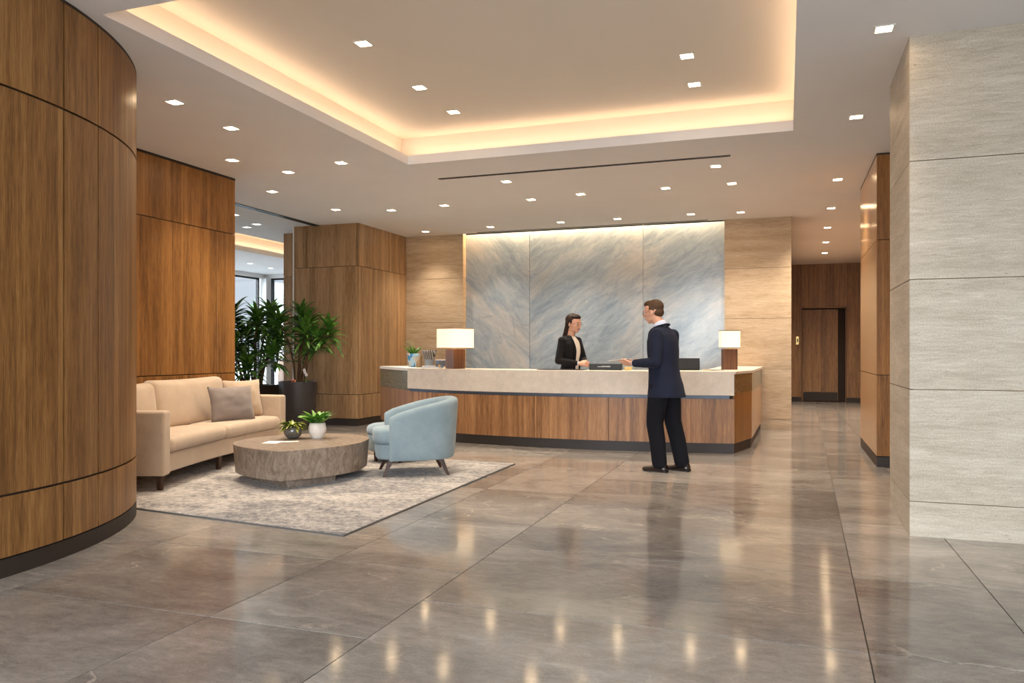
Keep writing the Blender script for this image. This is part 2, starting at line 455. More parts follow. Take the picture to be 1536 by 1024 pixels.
    up = m.math('GREATER_THAN', sp.outputs[2], .125)
    m.set(color=m.mix(up, srgb(136, 142, 148), band), rough=.6); W['zebra'] = m.m
    m = Nodes('patterned_box'); v = m.coord('Object')
    w = m.n('ShaderNodeTexVoronoi'); m.l(v, w.inputs['Vector']); w.inputs['Scale'].default_value = 22
    c = m.ramp(w.outputs['Color'], [(.0, srgb(70, 92, 116)), (.4, srgb(60, 48, 34)), (.65, srgb(176, 142, 70)), (.85, srgb(222, 208, 180))])
    c.node.color_ramp.interpolation = 'CONSTANT'; m.set(color=c, rough=.4); W['patbox'] = m.m
    W['bluecover'] = plain('blue_cover', srgb(70, 112, 170), .4)
    W['yellow'] = plain('pale_yellow_pages', srgb(228, 200, 132), .7)
    W['petal'] = plain('white_petal', srgb(240, 236, 240), .6)
    W['pink'] = plain('pink_petal', srgb(226, 130, 112), .6)

    def glow(name, col, s):
        m = Nodes(name); m.set(color=col, rough=.6, emis=col, estr=s); return m.m
    W['lens'] = glow('downlight_lens', (1, .72, .42), 45)
    W['lens2'] = glow('lounge_downlight_lens', (1, .95, .88), 5)
    W['led'] = glow('led_strip', (1, .72, .42), 8)
    W['shade'] = glow('lamp_shade_linen', (1, .82, .56), .62)
    m = Nodes('window_glass'); m.t.nodes.remove(m.b)
    tr = m.n('ShaderNodeBsdfTransparent'); gl = m.n('ShaderNodeBsdfGlossy'); mx = m.n('ShaderNodeMixShader'); fr = m.n('ShaderNodeFresnel')
    tr.inputs[0].default_value = (.97, .98, 1, 1); gl.inputs['Roughness'].default_value = .02; fr.inputs[0].default_value = 1.45
    mx.inputs[0].default_value = .06; m.l(tr.outputs[0], mx.inputs[1]); m.l(gl.outputs[0], mx.inputs[2]); m.l(mx.outputs[0], m.out.inputs[0])
    W['glass'] = m.m
build_materials()
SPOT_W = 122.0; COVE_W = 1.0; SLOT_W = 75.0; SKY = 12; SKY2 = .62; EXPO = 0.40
# ------------------------------------------------------------------ cladding
def along(pts):
    P = [Vector((p[0], p[1])) for p in pts]; S = [0]
    for a, b in zip(P, P[1:]): S.append(S[-1]+(b-a).length)
    return P, S

def clad(bm, pts, zs, cuts, side=1, gap=.008, th=.02, back=.1, mat=0, bmat=1, zgap=None, pid0=0.0, joint_depth=None):
    """panels along a plan polyline pts (front face); zs = seam heights (first, last = ends); cuts = seam positions along the
    length (first, last = ends); side=+1: front normal to the left of the direction of travel"""
    P, S = along(pts)
    uvl = bm.loops.layers.uv.verify(); pl = bm.faces.layers.float.get('pid') or bm.faces.layers.float.new('pid')
    def nrm(i):
        ds = []
        if i > 0: ds.append((P[i]-P[i-1]).normalized())
        if i < len(P)-1: ds.append((P[i+1]-P[i]).normalized())
        ns = [Vector((-d.y, d.x))*side for d in ds]
        n = sum(ns, Vector((0, 0)));
        n = n.normalized()
        return n/max(.3, n.dot(ns[0]))
    N = [nrm(i) for i in range(len(P))]
    def at(s):
        for i in range(len(P)-1):
            if s <= S[i+1]+1e-9 or i == len(P)-2:
                t = (s-S[i])/(S[i+1]-S[i]); t = max(0, min(1, t))
                return P[i].lerp(P[i+1], t), N[i].lerp(N[i+1], t)
    def strip(s0, s1, z0, z1, d0, d1, m, pid):
        ss = [s0]+[s for s in S if s0+1e-4 < s < s1-1e-4]+[s1]
        F, B = [], []
        for s in ss:
            p, n = at(s)
            f = p-n*d0; b = p-n*d1
            F.append([bm.verts.new((f.x, f.y, z)) for z in (z0, z1)]); B.append([bm.verts.new((b.x, b.y, z)) for z in (z0, z1)])
        def face(vs, us):
            f = bm.faces.new(vs); f.material_index = m; f[pl] = pid
            for l, u in zip(f.loops, us): l[uvl].uv = u
        for i in range(len(ss)-1):
            u0, u1 = ss[i], ss[i+1]
            face((F[i][0], F[i+1][0], F[i+1][1], F[i][1]), ((u0, z0), (u1, z0), (u1, z1), (u0, z1)))
            face((B[i][0], B[i][1], B[i+1][1], B[i+1][0]), ((u0, z0), (u0, z1), (u1, z1), (u1, z0)))
            face((F[i][1], F[i+1][1], B[i+1][1], B[i][1]), ((u0, z1), (u1, z1), (u1, z1+.01), (u0, z1+.01)))
            face((F[i][0], B[i][0], B[i+1][0], F[i+1][0]), ((u0, z0), (u0, z0-.01), (u1, z0-.01), (u1, z0)))
        w = d1-d0
        face((F[0][0], F[0][1], B[0][1], B[0][0]), ((s0, z0), (s0, z1), (s0+w, z1), (s0+w, z0)))
        face((F[-1][0], B[-1][0], B[-1][1], F[-1][1]), ((s1, z0), (s1+w, z0), (s1+w, z1), (s1, z1)))
    zg = gap if zgap is None else zgap
    k = 0
    for i in range(len(cuts)-1):
        for j in range(len(zs)-1):
            a = cuts[i]+(gap/2 if i > 0 else 0); b = cuts[i+1]-(gap/2 if i < len(cuts)-2 else 0)
            z0 = zs[j]+(zg/2 if j > 0 else 0); z1 = zs[j+1]-(zg/2 if j < len(zs)-2 else 0)
            k += 1
            strip(a, b, z0, z1, 0, th, mat, (pid0+k*.137+j*.31) % 1)
    if back: strip(cuts[0], cuts[-1], zs[0], zs[-1], th, th+back, bmat, 0)

def wall(name, pts, zs, cuts, mat, side=1, plinth=None, top=None, gap=.008, jm='groove', th=.02, back=.1, pid0=0.0, extra=None):
    bm = bmesh.new()
    clad(bm, pts, zs, cuts, side, gap, th, back, 0, 1, pid0=pid0)
    if plinth:
        z = plinth
        clad(bm, pts, (0, z), (cuts[0], cuts[-1]), side, 0, th+back, 0, 2, 2)
    if top:
        clad(bm, pts, (top, CEIL), (cuts[0], cuts[-1]), side, 0, th+back, 0, 2, 2)
    o = obj(name, bm, [M[mat], M[jm], M['plinth']])
    structure(o)
    return o

# ---- curved wall, left foreground
curve = [(-4.22, -4.1), (-4.22, 1.0), (-4.22, 2.2)]
curve += [(-6.17+1.95*math.cos(R(t)), 3.05+2.4*math.sin(R(t))) for t in range(0, 51, 3)]
curve += [(-4.925, 4.895), (-5.0, 4.95), (-5.09, 4.985), (-6.8, 4.99)]
P_, S_ = along(curve)
def s_at(x, y):
    best = min(((Vector((x, y))-(P_[i].lerp(P_[i+1], k/20))).length, S_[i]+(S_[i+1]-S_[i])*k/20) for i in range(len(P_)-1) for k in range(21))
    return best[1]
cc = [0, 1.6, 3.4, 5.2, s_at(-4.15, 3.0)-.42, s_at(-4.289, 3.683), s_at(-4.394, 4.04), S_[-1]-1.9, S_[-1]]
wall('wall_left', curve, (.115, .47, 2.82, CEIL-.02), cc, 'wood_curve', side=-1, plinth=.105, top=CEIL-.018, gap=.014)
# ---- wood wall behind the sofa
wall('wall_sofa', [(-6.68, 4.99), (-6.68, 8.25), (-7.6, 8.25)], (.115, 1.02, 2.79, CEIL-.03), (0, 1.1, 2.93, 3.26, 4.18), 'wood_amber', side=-1, plinth=.105, top=CEIL-.028, gap=.01, pid0=.4)
wall('wall_lounge_front', [(-14.4, 8.6), (-7.55, 8.6), (-7.55, 8.2)], (0, 1.5, CEIL), (0, 2.3, 4.6, 7.2), 'wood_grey', side=1)
# ---- timber clad column between lounge and desk
wall('wall_column', [(-8.28, 13.5), (-8.28, 11.8), (-6.98, 11.8), (-6.98, 13.62)], (.125, .54, 2.77, CEIL), (0, 1.7, 1.97, 3.0, 3.5, 4.1, 4.82), 'wood_grey', side=-1, plinth=.115, gap=.009, pid0=.2)
bm = bmesh.new(); box(bm, -8.305, -8.281, 11.79, 11.9, 0, CEIL)
structure(obj('trim_1', bm, M['white']))
wall('wall_lounge_right', [(-8.96, 19.2), (-8.96, 12.43), (-8.2, 12.43)], (.1, 2.7, CEIL), (0, 3.3, 6.77, 7.5), 'wood_grey', side=-1, pid0=.7)
# ---- back wall
wall('wall_back_left', [(-7.3, 13.6), (-5.78, 13.6), (-5.78, 13.84)], (0, .17, 1.0, 1.84, 2.68, CEIL), (0, 1.76), 'trav_warm', side=-1, gap=.006, jm='stonejoint')
bm = bmesh.new(); clad(bm, [(-5.82, 13.74), (-.95, 13.74)], (0, 3.85), (0, 1.32, 3.43, 4.87), -1, .006, .02, .08, 0, 1, pid0=.0)
pl = bm.faces.layers.float['pid']
for f in bm.faces:
    x = f.calc_center_median().x; f[pl] = .1 if x < -4.5 else (.5 if x < -2.39 else .8)
structure(obj('wall_marble', bm, [M['marble'], M['stonejoint']]))
wall('wall_back_right', [(-.99, 13.84), (-.99, 13.6), (.075, 13.6), (.075, 21.5)], (0, .17, 1.0, 1.84, 2.68, CEIL), (0, 1.305, 3.3, 5.5, 9.2), 'trav_warm', side=-1, gap=.006, jm='stonejoint', pid0=.6)
# ---- hall
hx = [(0.0, 21.3), (.37, 21.3)]
bm = bmesh.new()
clad(bm, [(-.1, 21.3), (.36, 21.3)], (.12, 3.6), (0, .46), -1, .006, .02, .3, 0, 1, pid0=.1)
clad(bm, [(1.42, 21.3), (2.0, 21.3)], (.12, 3.6), (0, .58), -1, .006, .02, .3, 0, 1, pid0=.5)
clad(bm, [(.36, 21.3), (1.42, 21.3)], (2.42, 3.6), (0, .18, 1.06), -1, .006, .02, .3, 0, 1, pid0=.9)
clad(bm, [(-.1, 21.3), (.36, 21.3)], (0, .115), (0, .46), -1, 0, .3, 0, 2, 2)
clad(bm, [(1.42, 21.3), (2.0, 21.3)], (0, .115), (0, .58), -1, 0, .3, 0, 2, 2)
box(bm, .36, .43, 21.62, 21.7, 0, 2.5, mat=1); box(bm, .3, 1.5, 21.62, 21.7, 0, 2.5, mat=1)
structure(obj('wall_hall_end', bm, [M['wood_hall'], M['groove'], M['plinth']]))
bm = bmesh.new(); clad(bm, [(1.9, 21.5), (1.9, 11.5), (.97, 11.5)], (.12, 1.03, 2.54, CEIL), (0, 3, 6, 10, 10.93), -1, .01, .02, .1, 0, 1); clad(bm, [(1.9, 21.5), (1.9, 11.5), (.97, 11.5)], (0, .12), (0, 10.93), -1, 0, .12, 0, 2, 2)
structure(obj('wall_hall_right', bm, [M['wood_amber'], M['groove'], M['plinth']]))
# door
d = empty('door_1', (.86, 21.42, 0)); structure(d, 'closed dark walnut door at the far end of the corridor', 'door')
bm = bmesh.new(); clad(bm, [(-.47, .03), (.37, .03)], (.02, .25, 2.36), (0, .84), -1, 0, .045, 0, 0, 0, zgap=.002, pid0=.33)
obj('door_panel', bm, [M['wood_hall'], M['groove']], d)
bm = bmesh.new(); box(bm, -.46, .36, .018, .03, .03, .24); tag(obj('kick_plate', bm, M['plinth'], d))
bm = bmesh.new(); box(bm, -.495, -.48, -.13, .08, 0, 2.415); box(bm, .535, .55, -.13, .08, 0, 2.415); box(bm, -.495, .55, -.13, .08, 2.385, 2.415)
obj('door_frame', bm, M['bronze'], d)
bm = bmesh.new(); box(bm, .375, .53, .05, .08, 0, 2.385); obj('side_panel', bm, M['groove'], d)
s = empty('door_card_reader', (.26, 21.3, 1.57), 0, 'small brass card reader plate beside the corridor door', 'card reader')
bm = bmesh.new(); box(bm, -.035, .035, -.02, 0, -.11, .1); obj('plate', bm, M['brass'], s, bevel=.004)
bm = bmesh.new(); box(bm, -.012, .018, -.035, -.02, -.05, .04); obj('reader', bm, M['black'], s, bevel=.003)
# ---- right timber column and stone pier
wall('wall_wood_pier', [(.95, 11.6), (.95, 9.58), (2.6, 9.58)], (.125, 1.03, 2.54, CEIL-.02), (0, 2.02, 3.67), 'wood_gloss', side=-1, plinth=.115, top=CEIL-.018, gap=.008, pid0=.3)
bm = bmesh.new(); clad(bm, [(.955, 9.572), (2.6, 9.572)], (.125, 1.03, 2.54, CEIL-.02), (0, 1.6), -1, .008, .006, 0, 0, 1, pid0=.77)
structure(obj('trim_2', bm, [M['wood_amber'], M['groove']]))
wall('wall_right', [(.815, 7.2), (.815, 6.09), (3.3, 6.09)], (0, .245, 1.03, 1.8, 2.63, CEIL), (0, 3.595), 'trav_grey', side=-1, gap=.006, jm='stonejoint', pid0=.2)
bm = bmesh.new(); box(bm, .95, 3.4, 7.08, 7.2, 0, CEIL); box(bm, 3.3, 3.4, -4.1, 7.2, 0, CEIL); box(bm, 2.6, 2.7, 7.0, 9.7, 0, CEIL)
structure(obj('wall_right_side', bm, M['ceiling']))
bm = bmesh.new(); box(bm, -7.6, -7.3, 13.6, 13.9, 0, CEIL); box(bm, -9, 2.1, 21.7, 21.8, 0, CEIL+.5)
box(bm, -8.3, .0, 13.9, 14.0, 0, 4.2); box(bm, -4.3, -4.2, -4.1, 3.0, 0, CEIL)
structure(obj('wall_service', bm, M['ceiling']))

# ---- ceiling with coffers
LC = (-11.35, -9.72, 9.6, 18.2)            # lounge coffer
CO = (-4.24, .062, 3.93, 8.31)             # lobby coffer
def ceil_cells(bm, X, Y, holes, z0, z1):
    for i in range(len(X)-1):
        for j in range(len(Y)-1):
            cx, cy = (X[i]+X[i+1])/2, (Y[j]+Y[j+1])/2
            if any(a < cx < b and c < cy < d for a, b, c, d in holes): continue
            v = [bm.verts.new((x, y, z)) for z in (z0, z1) for x, y in ((X[i], Y[j]), (X[i+1], Y[j]), (X[i+1], Y[j+1]), (X[i], Y[j+1]))]
            for f in ((3, 2, 1, 0), (4, 5, 6, 7), (0, 1, 5, 4), (1, 2, 6, 5), (2, 3, 7, 6), (3, 0, 4, 7)):
                bm.faces.new([v[k] for k in f])
    bmesh.ops.remove_doubles(bm, verts=bm.verts, dist=1e-4)
    # drop doubled inner faces
    seen = {}
    for f in list(bm.faces):
        k = tuple(sorted(v.index for v in f.verts)) if False else frozenset(f.verts)
        seen.setdefault(k, []).append(f)
    bmesh.ops.delete(bm, geom=[f for L in seen.values() if len(L) > 1 for f in L], context='FACES')
SLOT = (-5.78, -.99, 13.6, 13.74)
bm = bmesh.new()
X = [-7.76, -5.78, CO[0], -.99, CO[1], 3.4]
Y = [-4.2, CO[2], CO[3], 13.6, 13.74, 22]
ceil_cells(bm, X, Y, [CO, SLOT], CEIL, CEIL+.105)
structure(obj('ceiling', bm, M['ceiling']))
bm = bmesh.new()
ceil_cells(bm, [-14.6, LC[0], LC[1], -7.87], [4.8, LC[2], LC[3], 22], [LC], CEIL+.0, CEIL+.1)
structure(obj('ceiling_lounge', bm, M['ceiling2']))
def cove(name, r, z0, z1, off, mat):
    bm = bmesh.new(); x0, x1, y0, y1 = r[0]-off, r[1]+off, r[2]-off, r[3]+off; t = .04
    box(bm, x0-t, x1+t, y0-t, y1+t, z1, z1+t)
    box(bm, x0-t, x0, y0, y1, z0, z1); box(bm, x1, x1+t, y0, y1, z0, z1)
    box(bm, x0-t, x1+t, y0-t, y0, z0, z1); box(bm, x0-t, x1+t, y1, y1+t, z0, z1)
    structure(obj(name, bm, mat))
cove('ceiling_coffer', CO, CEIL+.105, CEIL+.36, .17, M['cove'])
cove('ceiling_lounge_coffer', LC, CEIL+.1, CEIL+.36, .12, M['cove'])
bm = bmesh.new(); box(bm, -5.9, -.9, 13.45, 13.95, 3.9, 3.95); box(bm, -5.9, -.9, 13.5, 13.58, CEIL+.105, 3.9); box(bm, -5.85, -5.8, 13.5, 13.9, 3.62, 3.9); box(bm, -.97, -.92, 13.5, 13.9, 3.62, 3.9)
structure(obj('ceiling_slot', bm, M['cove']))
# linear diffusers in the ceiling
def diffuser(name, x0, x1, y, w, label, cat='air vent'):
    e = empty(name, ((x0+x1)/2, y, CEIL), 0, label, cat)
    L = (x1-x0)/2
    bm = bmesh.new(); box(bm, -L, L, -w/2, -w/2+.008, -.006, 0); box(bm, -L, L, w/2-.008, w/2, -.006, 0); box(bm, -L, -L+.03, -w/2, w/2, -.006, 0); box(bm, L-.03, L, -w/2, w/2, -.006, 0)
    obj('frame', bm, M['darkmetal'], e)
    bm = bmesh.new(); box(bm, -L+.02, L-.02, -w/2+.008, w/2-.008, -.003, -.001); obj('slot', bm, M['black'], e)
diffuser('linear_air_diffuser', -4.22, -.6, 9.13, .055, 'long thin dark air slot in the ceiling just beyond the lit coffer')
diffuser('linear_air_diffuser', -5.45, -1.25, 13.5, .05, 'long thin dark air slot in the ceiling above the marble wall')
# partition track at the lounge opening
e = empty('partition_track', (-7.815, 10.0, CEIL), 0, 'metal partition track along the ceiling at the lounge opening', 'ceiling track')
bm = bmesh.new(); box(bm, -.055, .055, -1.8, 1.8, .0, .09); obj('channel', bm, M['trackmetal'], e)
for dx in (-.05, -.015, .02, .048):
    bm = bmesh.new(); box(bm, dx-.006, dx+.006, -1.8, 1.8, -.012, 0); obj('rail', bm, M['trackmetal'], e)

# ---- floor slabs
bm = bmesh.new()
pl = bm.faces.layers.float.new('pid')
def joint_x(i, y):
    a = {-3.9: -3.9}; return i
cols = [(-15, []), ]
Xs = [-15, -13.2, -11.4, -9.6, -7.8, -6.6, -5.3, -4.0, -2.67, -1.79, .36, 1.03, 2.2, 3.4]
rowsR = [-4.2, -2.4, -1.2, 0, 1.22, 2.44, 3.67, 4.87, 6.4, 7.8, 9.15, 10.5, 12.0, 13.6, 15.2, 16.9, 18.6, 20.3, 21.75]
rowsL = [-4.2, -1.8, -.6, .6, 1.82, 3.1, 4.2, 5.5, 6.84, 8.2, 9.5, 10.9, 12.3, 13.7, 15.3, 17, 18.7, 20.4, 21.75]
g = .003; gy = .005
for i in range(len(Xs)-1):
    rows = rowsL if Xs[i+1] <= -1.7 else rowsR
    sh = 0 if Xs[i] >= -2 else (.0 if i % 2 else .0)
    for j in range(len(rows)-1):
        def q(x, y):
            if abs(x-.36) < 1e-6: x = .26+.02*y
            return x
        x0, x1 = Xs[i], Xs[i+1]; y0, y1 = rows[j]+gy, rows[j+1]-gy
        v = [bm.verts.new(p) for p in ((q(x0, y0)+g, y0, 0), (q(x1, y0)-g, y0, 0), (q(x1, y1)-g, y1, 0), (q(x0, y1)+g, y1, 0))]
        w = [bm.verts.new((p.co.x, p.co.y, -.004)) for p in v]
        pid = random.random()
        fs = [bm.faces.new(v)]+[bm.faces.new((v[k], w[k], w[(k+1) % 4], v[(k+1) % 4])) for k in range(4)]
        for f in fs: f[pl] = pid
n0 = len(bm.faces)
box(bm, -15, 3.4, -4.2, 21.75, -.1, -.004, mat=1)
structure(obj('floor', bm, [M['floor'], M['grout']], recalc=False))

# ---- windows: lounge glazing, and the glazed street front behind the camera
def window(n, pts_x, along_x, fixed, z1, label, depth=.08, header=None, mull=None, glass=True):
    """frame + panes on a straight line; pts_x = mullion positions"""
    w = empty('window_%d' % n); structure(w)
    bm = bmesh.new()
    def b(a0, a1, z0, z1_, d0=-depth/2, d1=depth/2):
        if along_x: box(bm, a0, a1, fixed+d0, fixed+d1, z0, z1_)
        else: box(bm, fixed+d0, fixed+d1, a0, a1, z0, z1_)
    for i, x in enumerate(pts_x): b(x-.03, x+.03, 0, z1)
    b(pts_x[0], pts_x[-1], z1-.05, z1); b(pts_x[0], pts_x[-1], 0, .06)
    obj('window_frame', bm, M['darkmetal'], w)
    if glass:
        for a0, a1 in zip(pts_x, pts_x[1:]):
            bm = bmesh.new(); b(a0+.03, a1-.03, .06, z1-.05, -.006, .006); obj('pane', bm, M['glass'], w)
    return w
window(1, [8.7, 11.2, 13.7, 16.2, 18.75], False, -14.4, CEIL-.11, 'left')
window(2, [-14.1, -11.6, -9.0], True, 19.05, CEIL-.11, 'back')
bm = bmesh.new(); box(bm, -14.45, -14.3, 8.6, 19.1, CEIL-.11, CEIL); box(bm, -14.3, -8.9, 18.98, 19.12, CEIL-.11, CEIL); box(bm, -14.45, -14.18, 18.85, 19.12, 0, CEIL-.11)
structure(obj('trim_3', bm, M['ceiling2']))
window(3, [-4.2, -2.3, -.4, 1.5, 3.3], True, -4.15, CEIL, 'street', glass=False)
# ---- outside
bm = bmesh.new(); box(bm, -80, 60, -60, 80, -.25, -.11); structure(obj('ground_outside', bm, M['cement']))
def building(name, x0, x1, y0, y1, h, mat, label):
    e = empty(name, ((x0+x1)/2, (y0+y1)/2, -.1), 0, label, 'building')
    bm = bmesh.new(); box(bm, -(x1-x0)/2, (x1-x0)/2, -(y1-y0)/2, (y1-y0)/2, 0, h); obj('facade', bm, M[mat], e)
    bm = bmesh.new(); box(bm, -(x1-x0)/2-.1, (x1-x0)/2+.1, -(y1-y0)/2-.1, (y1-y0)/2+.1, h, h+.4); obj('parapet', bm, M['facade2'], e)
building('office_building', -30, -24.5, 26.4, 29.3, 13, 'facade1', 'grey rendered building outside the lounge window')
building('office_building', -30, -25, 24.3, 25.6, 14, 'facade2', 'narrow white building seen left of the grey one through the lounge window')
building('office_building', -36, -30.5, 20, 29, 15, 'facade3', 'pale blue glazed building at the left edge of the lounge window')

# tree outside
def leaf(bm, base, dirn, L, W, droop=.6, n=6, fold=.25, roll=0.0, mat=0, tip=1.4):
    d = Vector(dirn).normalized(); p = Vector(base)
    up = Vector((0, 0, 1)); s = d.cross(up)
    if s.length < .05: s = Vector((1, 0, 0)).cross(d)
    s.normalize()
    if roll: s = (Matrix.Rotation(roll, 3, d) @ s)
    prev = None
    for i in range(n+1):
        t = i/n
        w = W*.5*(math.sin(PI*min(1, t**.62*.96+.04))**.8)*(1 if t < .99 else .05)+.0008
        nn = s.cross(d).normalized()
        row = [bm.verts.new(p-s*w), bm.verts.new(p-nn*fold*w), bm.verts.new(p+s*w)]
        if prev:
            for a in (0, 1):
                f = bm.faces.new((prev[a], prev[a+1], row[a+1], row[a])); f.material_index = mat; f.smooth = True
        prev = row
        p = p+d*(L/n)
        d = (d+Vector((0, 0, -1))*droop/n*(1+t*tip)).normalized()

t = empty('street_tree', (-18.5, 25.5, -.1), 0, 'leafy green tree outside the lounge window beside the corner post', 'tree')
bm = bmesh.new(); tube(bm, [((0, 0, 0), .12), ((.05, 0, 1.2), .09), ((0, .05, 2.2), .06), ((0, 0, 3), .02)]); obj('trunk', bm, M['cane'], t, smooth=True)
bm = bmesh.new(); rnd = random.Random(3)
for i in range(1500):
    v = Vector((rnd.gauss(0, 1), rnd.gauss(0, 1), rnd.gauss(0, 1))).normalized()*rnd.uniform(.4, 1)**.5
    c = Vector((v.x*1.1, v.y*1.1, 2.25+v.z*1.05))
    leaf(bm, c, (rnd.uniform(-1, 1), rnd.uniform(-1, 1), rnd.uniform(-.3, .8)), .17, .09, .4, n=2)
obj('crown', bm, M['leafout'], t, recalc=False); t.scale = (1.15, 1.15, 1.15)
# ------------------------------------------------------------------ reception desk
def arc_front(off=0.0, x0=-5.40, x1=-.62, n=16):
    """bowed front line of the desk, left to right, pushed back by off"""
    P = spline([(-5.40, 10.56, 0), (-4.3, 10.12, 0), (-2.8, 9.96, 0), (-1.6, 10.02, 0), (-.62, 10.17, 0)], 5)
    out = []
    for i, p in enumerate(P):
        a = P[max(0, i-1)]; b = P[min(len(P)-1, i+1)]
        d = (b-a).normalized(); nn = Vector((-d.y, d.x, 0))
        q = p+nn*off
        out.append((q.x, q.y))
    return out
desk = empty('reception_desk', (0, 0, 0), 0, 'long bowed reception desk with cream stone counter, timber front and dark plinth', 'reception desk')
F0 = arc_front(0); B0 = arc_front(.62)
bm = bmesh.new(); prism(bm, F0+[(-.98, 10.74)]+B0[::-1][2:], .735, 1.04)
obj('counter_slab', bm, M['counter'], desk, bevel=.004)
bm = bmesh.new(); prism(bm, arc_front(.045)+arc_front(.5)[::-1], .69, .735); tag(obj('metal_reveal', bm, M['bluemetal'], desk), 'brushed metal strip under the stone counter')
bm = bmesh.new(); fr = arc_front(.02)
P_, S_ = along(fr)
clad(bm, fr, (.13, .69), (0, 1.25, 2.28, 3.3, S_[-1]-.0), -1, .006, .02, .42, 0, 1)
obj('timber_front', bm, [M['wood_desk'], M['groove']], desk)
bm = bmesh.new(); prism(bm, arc_front(.035)+arc_front(.5)[::-1], 0, .128); obj('plinth', bm, M['plinth'], desk)
# right return
Q = [(-.62, 10.19), (-.44, 10.95), (-.39, 13.58)]
bm = bmesh.new(); prism(bm, [(-.605, 10.175), (-.425, 10.945), (-.375, 13.58), (-1.05, 13.58), (-1.05, 10.72), (-.98, 10.6), (-.66, 10.2)], 1.005, 1.04); obj('return_top', bm, M['counter'], desk, bevel=.003)
bm = bmesh.new(); prism(bm, [Q[0], Q[1], (-.9, 10.95), (-.9, 10.6)], .76, 1.005); tag(obj('bronze_band', bm, M['band'], desk), 'dark bronze band at the right corner')
bm = bmesh.new(); prism(bm, [Q[1], Q[2], (-1.0, 13.58), (-1.0, 10.95)], .75, 1.005); obj('stone_band', bm, M['inset'], desk)
bm = bmesh.new(); clad(bm, Q[:2], (.13, .76), (0, .775), -1, 0, .02, .1, 0, 1, pid0=.3); tag(obj('corner_panel', bm, [M['wood_amber'], M['groove']], desk), 'dark amber timber corner panel')
bm = bmesh.new(); clad(bm, Q[1:], (.13, .75), (0, 2.63), -1, 0, .02, .4, 0, 1, pid0=.6); tag(obj('return_panel', bm, [M['wood_gloss'], M['groove']], desk), 'pale lacquered timber side panel')
bm = bmesh.new(); prism(bm, [(Q[0][0]-.02, Q[0][1]+.02), (Q[1][0]-.02, Q[1][1]), (Q[2][0]-.02, Q[2][1]), (-1.0, 13.58), (-1.0, 10.6)], 0, .128); obj('return_plinth', bm, M['plinth'], desk)
# left wing
L = [(-6.56, 11.80), (-5.40, 10.60)]
d_ = Vector((1.16, -1.2, 0)).normalized(); nn = Vector((-d_.y, d_.x, 0))
def wing(a, b, off0, off1): return [(a[0]+nn.x*off0, a[1]+nn.y*off0), (b[0]+nn.x*off0, b[1]+nn.y*off0), (b[0]+nn.x*off1, b[1]+nn.y*off1), (a[0]+nn.x*off1, a[1]+nn.y*off1)]
bm = bmesh.new(); prism(bm, wing(L[0], L[1], 0, .62), .995, 1.04); tag(obj('wing_top', bm, M['white'], desk, bevel=.003), 'white top of the left wing')
bm = bmesh.new(); prism(bm, wing(L[0], L[1], .012, .6), .70, .995); tag(obj('wing_band', bm, M['inset'], desk), 'grey green stone band of the left wing')
w_ = wing(L[0], L[1], .015, .6)
bm = bmesh.new(); clad(bm, w_[:2], (.13, .70), (0, .55, 1.1, 1.66), -1, .005, .02, .5, 0, 1, pid0=.25); obj('wing_panel', bm, [M['wood_desk'], M['groove']], desk)
bm = bmesh.new(); prism(bm, wing(L[0], L[1], .04, .58), 0, .128); obj('wing_plinth', bm, M['plinth'], desk)

DT = 1.04
def lamp(name, x, y, rz, bw, bd, bh, sw, sd, sh, label, rim):
    e = empty(name, (x, y, DT), rz, label, 'table lamp')
    bm = bmesh.new(); box(bm, -bw/2, bw/2, -bd/2, bd/2, 0, bh); obj('base', bm, M['wood_lamp'], e, bevel=.003)
    bm = bmesh.new(); lathe(bm, [(.008, bh), (.008, bh+.05)], 10); obj('stem', bm, M['brass'], e)
    z0 = bh+.012
    bm = bmesh.new()
    o = [(-sw/2, -sd/2), (sw/2, -sd/2), (sw/2, sd/2), (-sw/2, sd/2)]
    t = .004
    if sw > .25 and sd > .24:
        lathe(bm, [(sw-.012, z0+sh-.03), (sw-.004, z0+sh-.004), (sw, z0+sh-.004), (sw, z0+.004), (sw-.004, z0+.004), (sw-.012, z0+sh-.032)], 48, cap=True)
        obj('lamp_shade', bm, M['shade'], e, smooth=False)
        for zz in (z0, z0+sh-.007):
            bm = bmesh.new(); lathe(bm, [(sw-.003, zz), (sw+.004, zz), (sw+.004, zz+.008), (sw-.003, zz+.008), (sw-.003, zz)], 48, cap=False)
            obj('shade_rim', bm, M[rim], e)
        o = []
    for a, b in ((0, 1), (1, 2), (2, 3), (3, 0)) if o else ():
        p, q = Vector(o[a]), Vector(o[b]); dd = (q-p).normalized(); n2 = Vector((-dd.y, dd.x))*t
        prism(bm, [tuple(p), tuple(q), tuple(q+n2), tuple(p+n2)], z0+.006, z0+sh-.006)
    if o:
        box(bm, -sw/2+t, sw/2-t, -sd/2+t, sd/2-t, z0+sh-.03, z0+sh-.028)
        obj('lamp_shade', bm, M['shade'], e)
    for zz in (z0, z0+sh-.007) if o else ():
        bm = bmesh.new(); k = .003
        box(bm, -sw/2-k, sw/2+k, -sd/2-k, -sd/2+t, zz, zz+.008); box(bm, -sw/2-k, sw/2+k, sd/2-t, sd/2+k, zz, zz+.008)
        box(bm, -sw/2-k, -sw/2+t, -sd/2, sd/2, zz, zz+.008); box(bm, sw/2-t, sw/2+k, -sd/2, sd/2, zz, zz+.008)
        obj('shade_rim', bm, M[rim], e)
    return e
lamp('table_lamp', -4.56, 10.44, R(60), .205, .205, .285, .27, .25, .285, 'wide table lamp with glowing cream shade at the left end of the desk', 'wood_gloss')
lamp('table_lamp', -.75, 11.19, R(18), .19, .15, .285, .245, .2, .245, 'small table lamp with dark rimmed glowing shade at the right end of the desk', 'wood_leg')

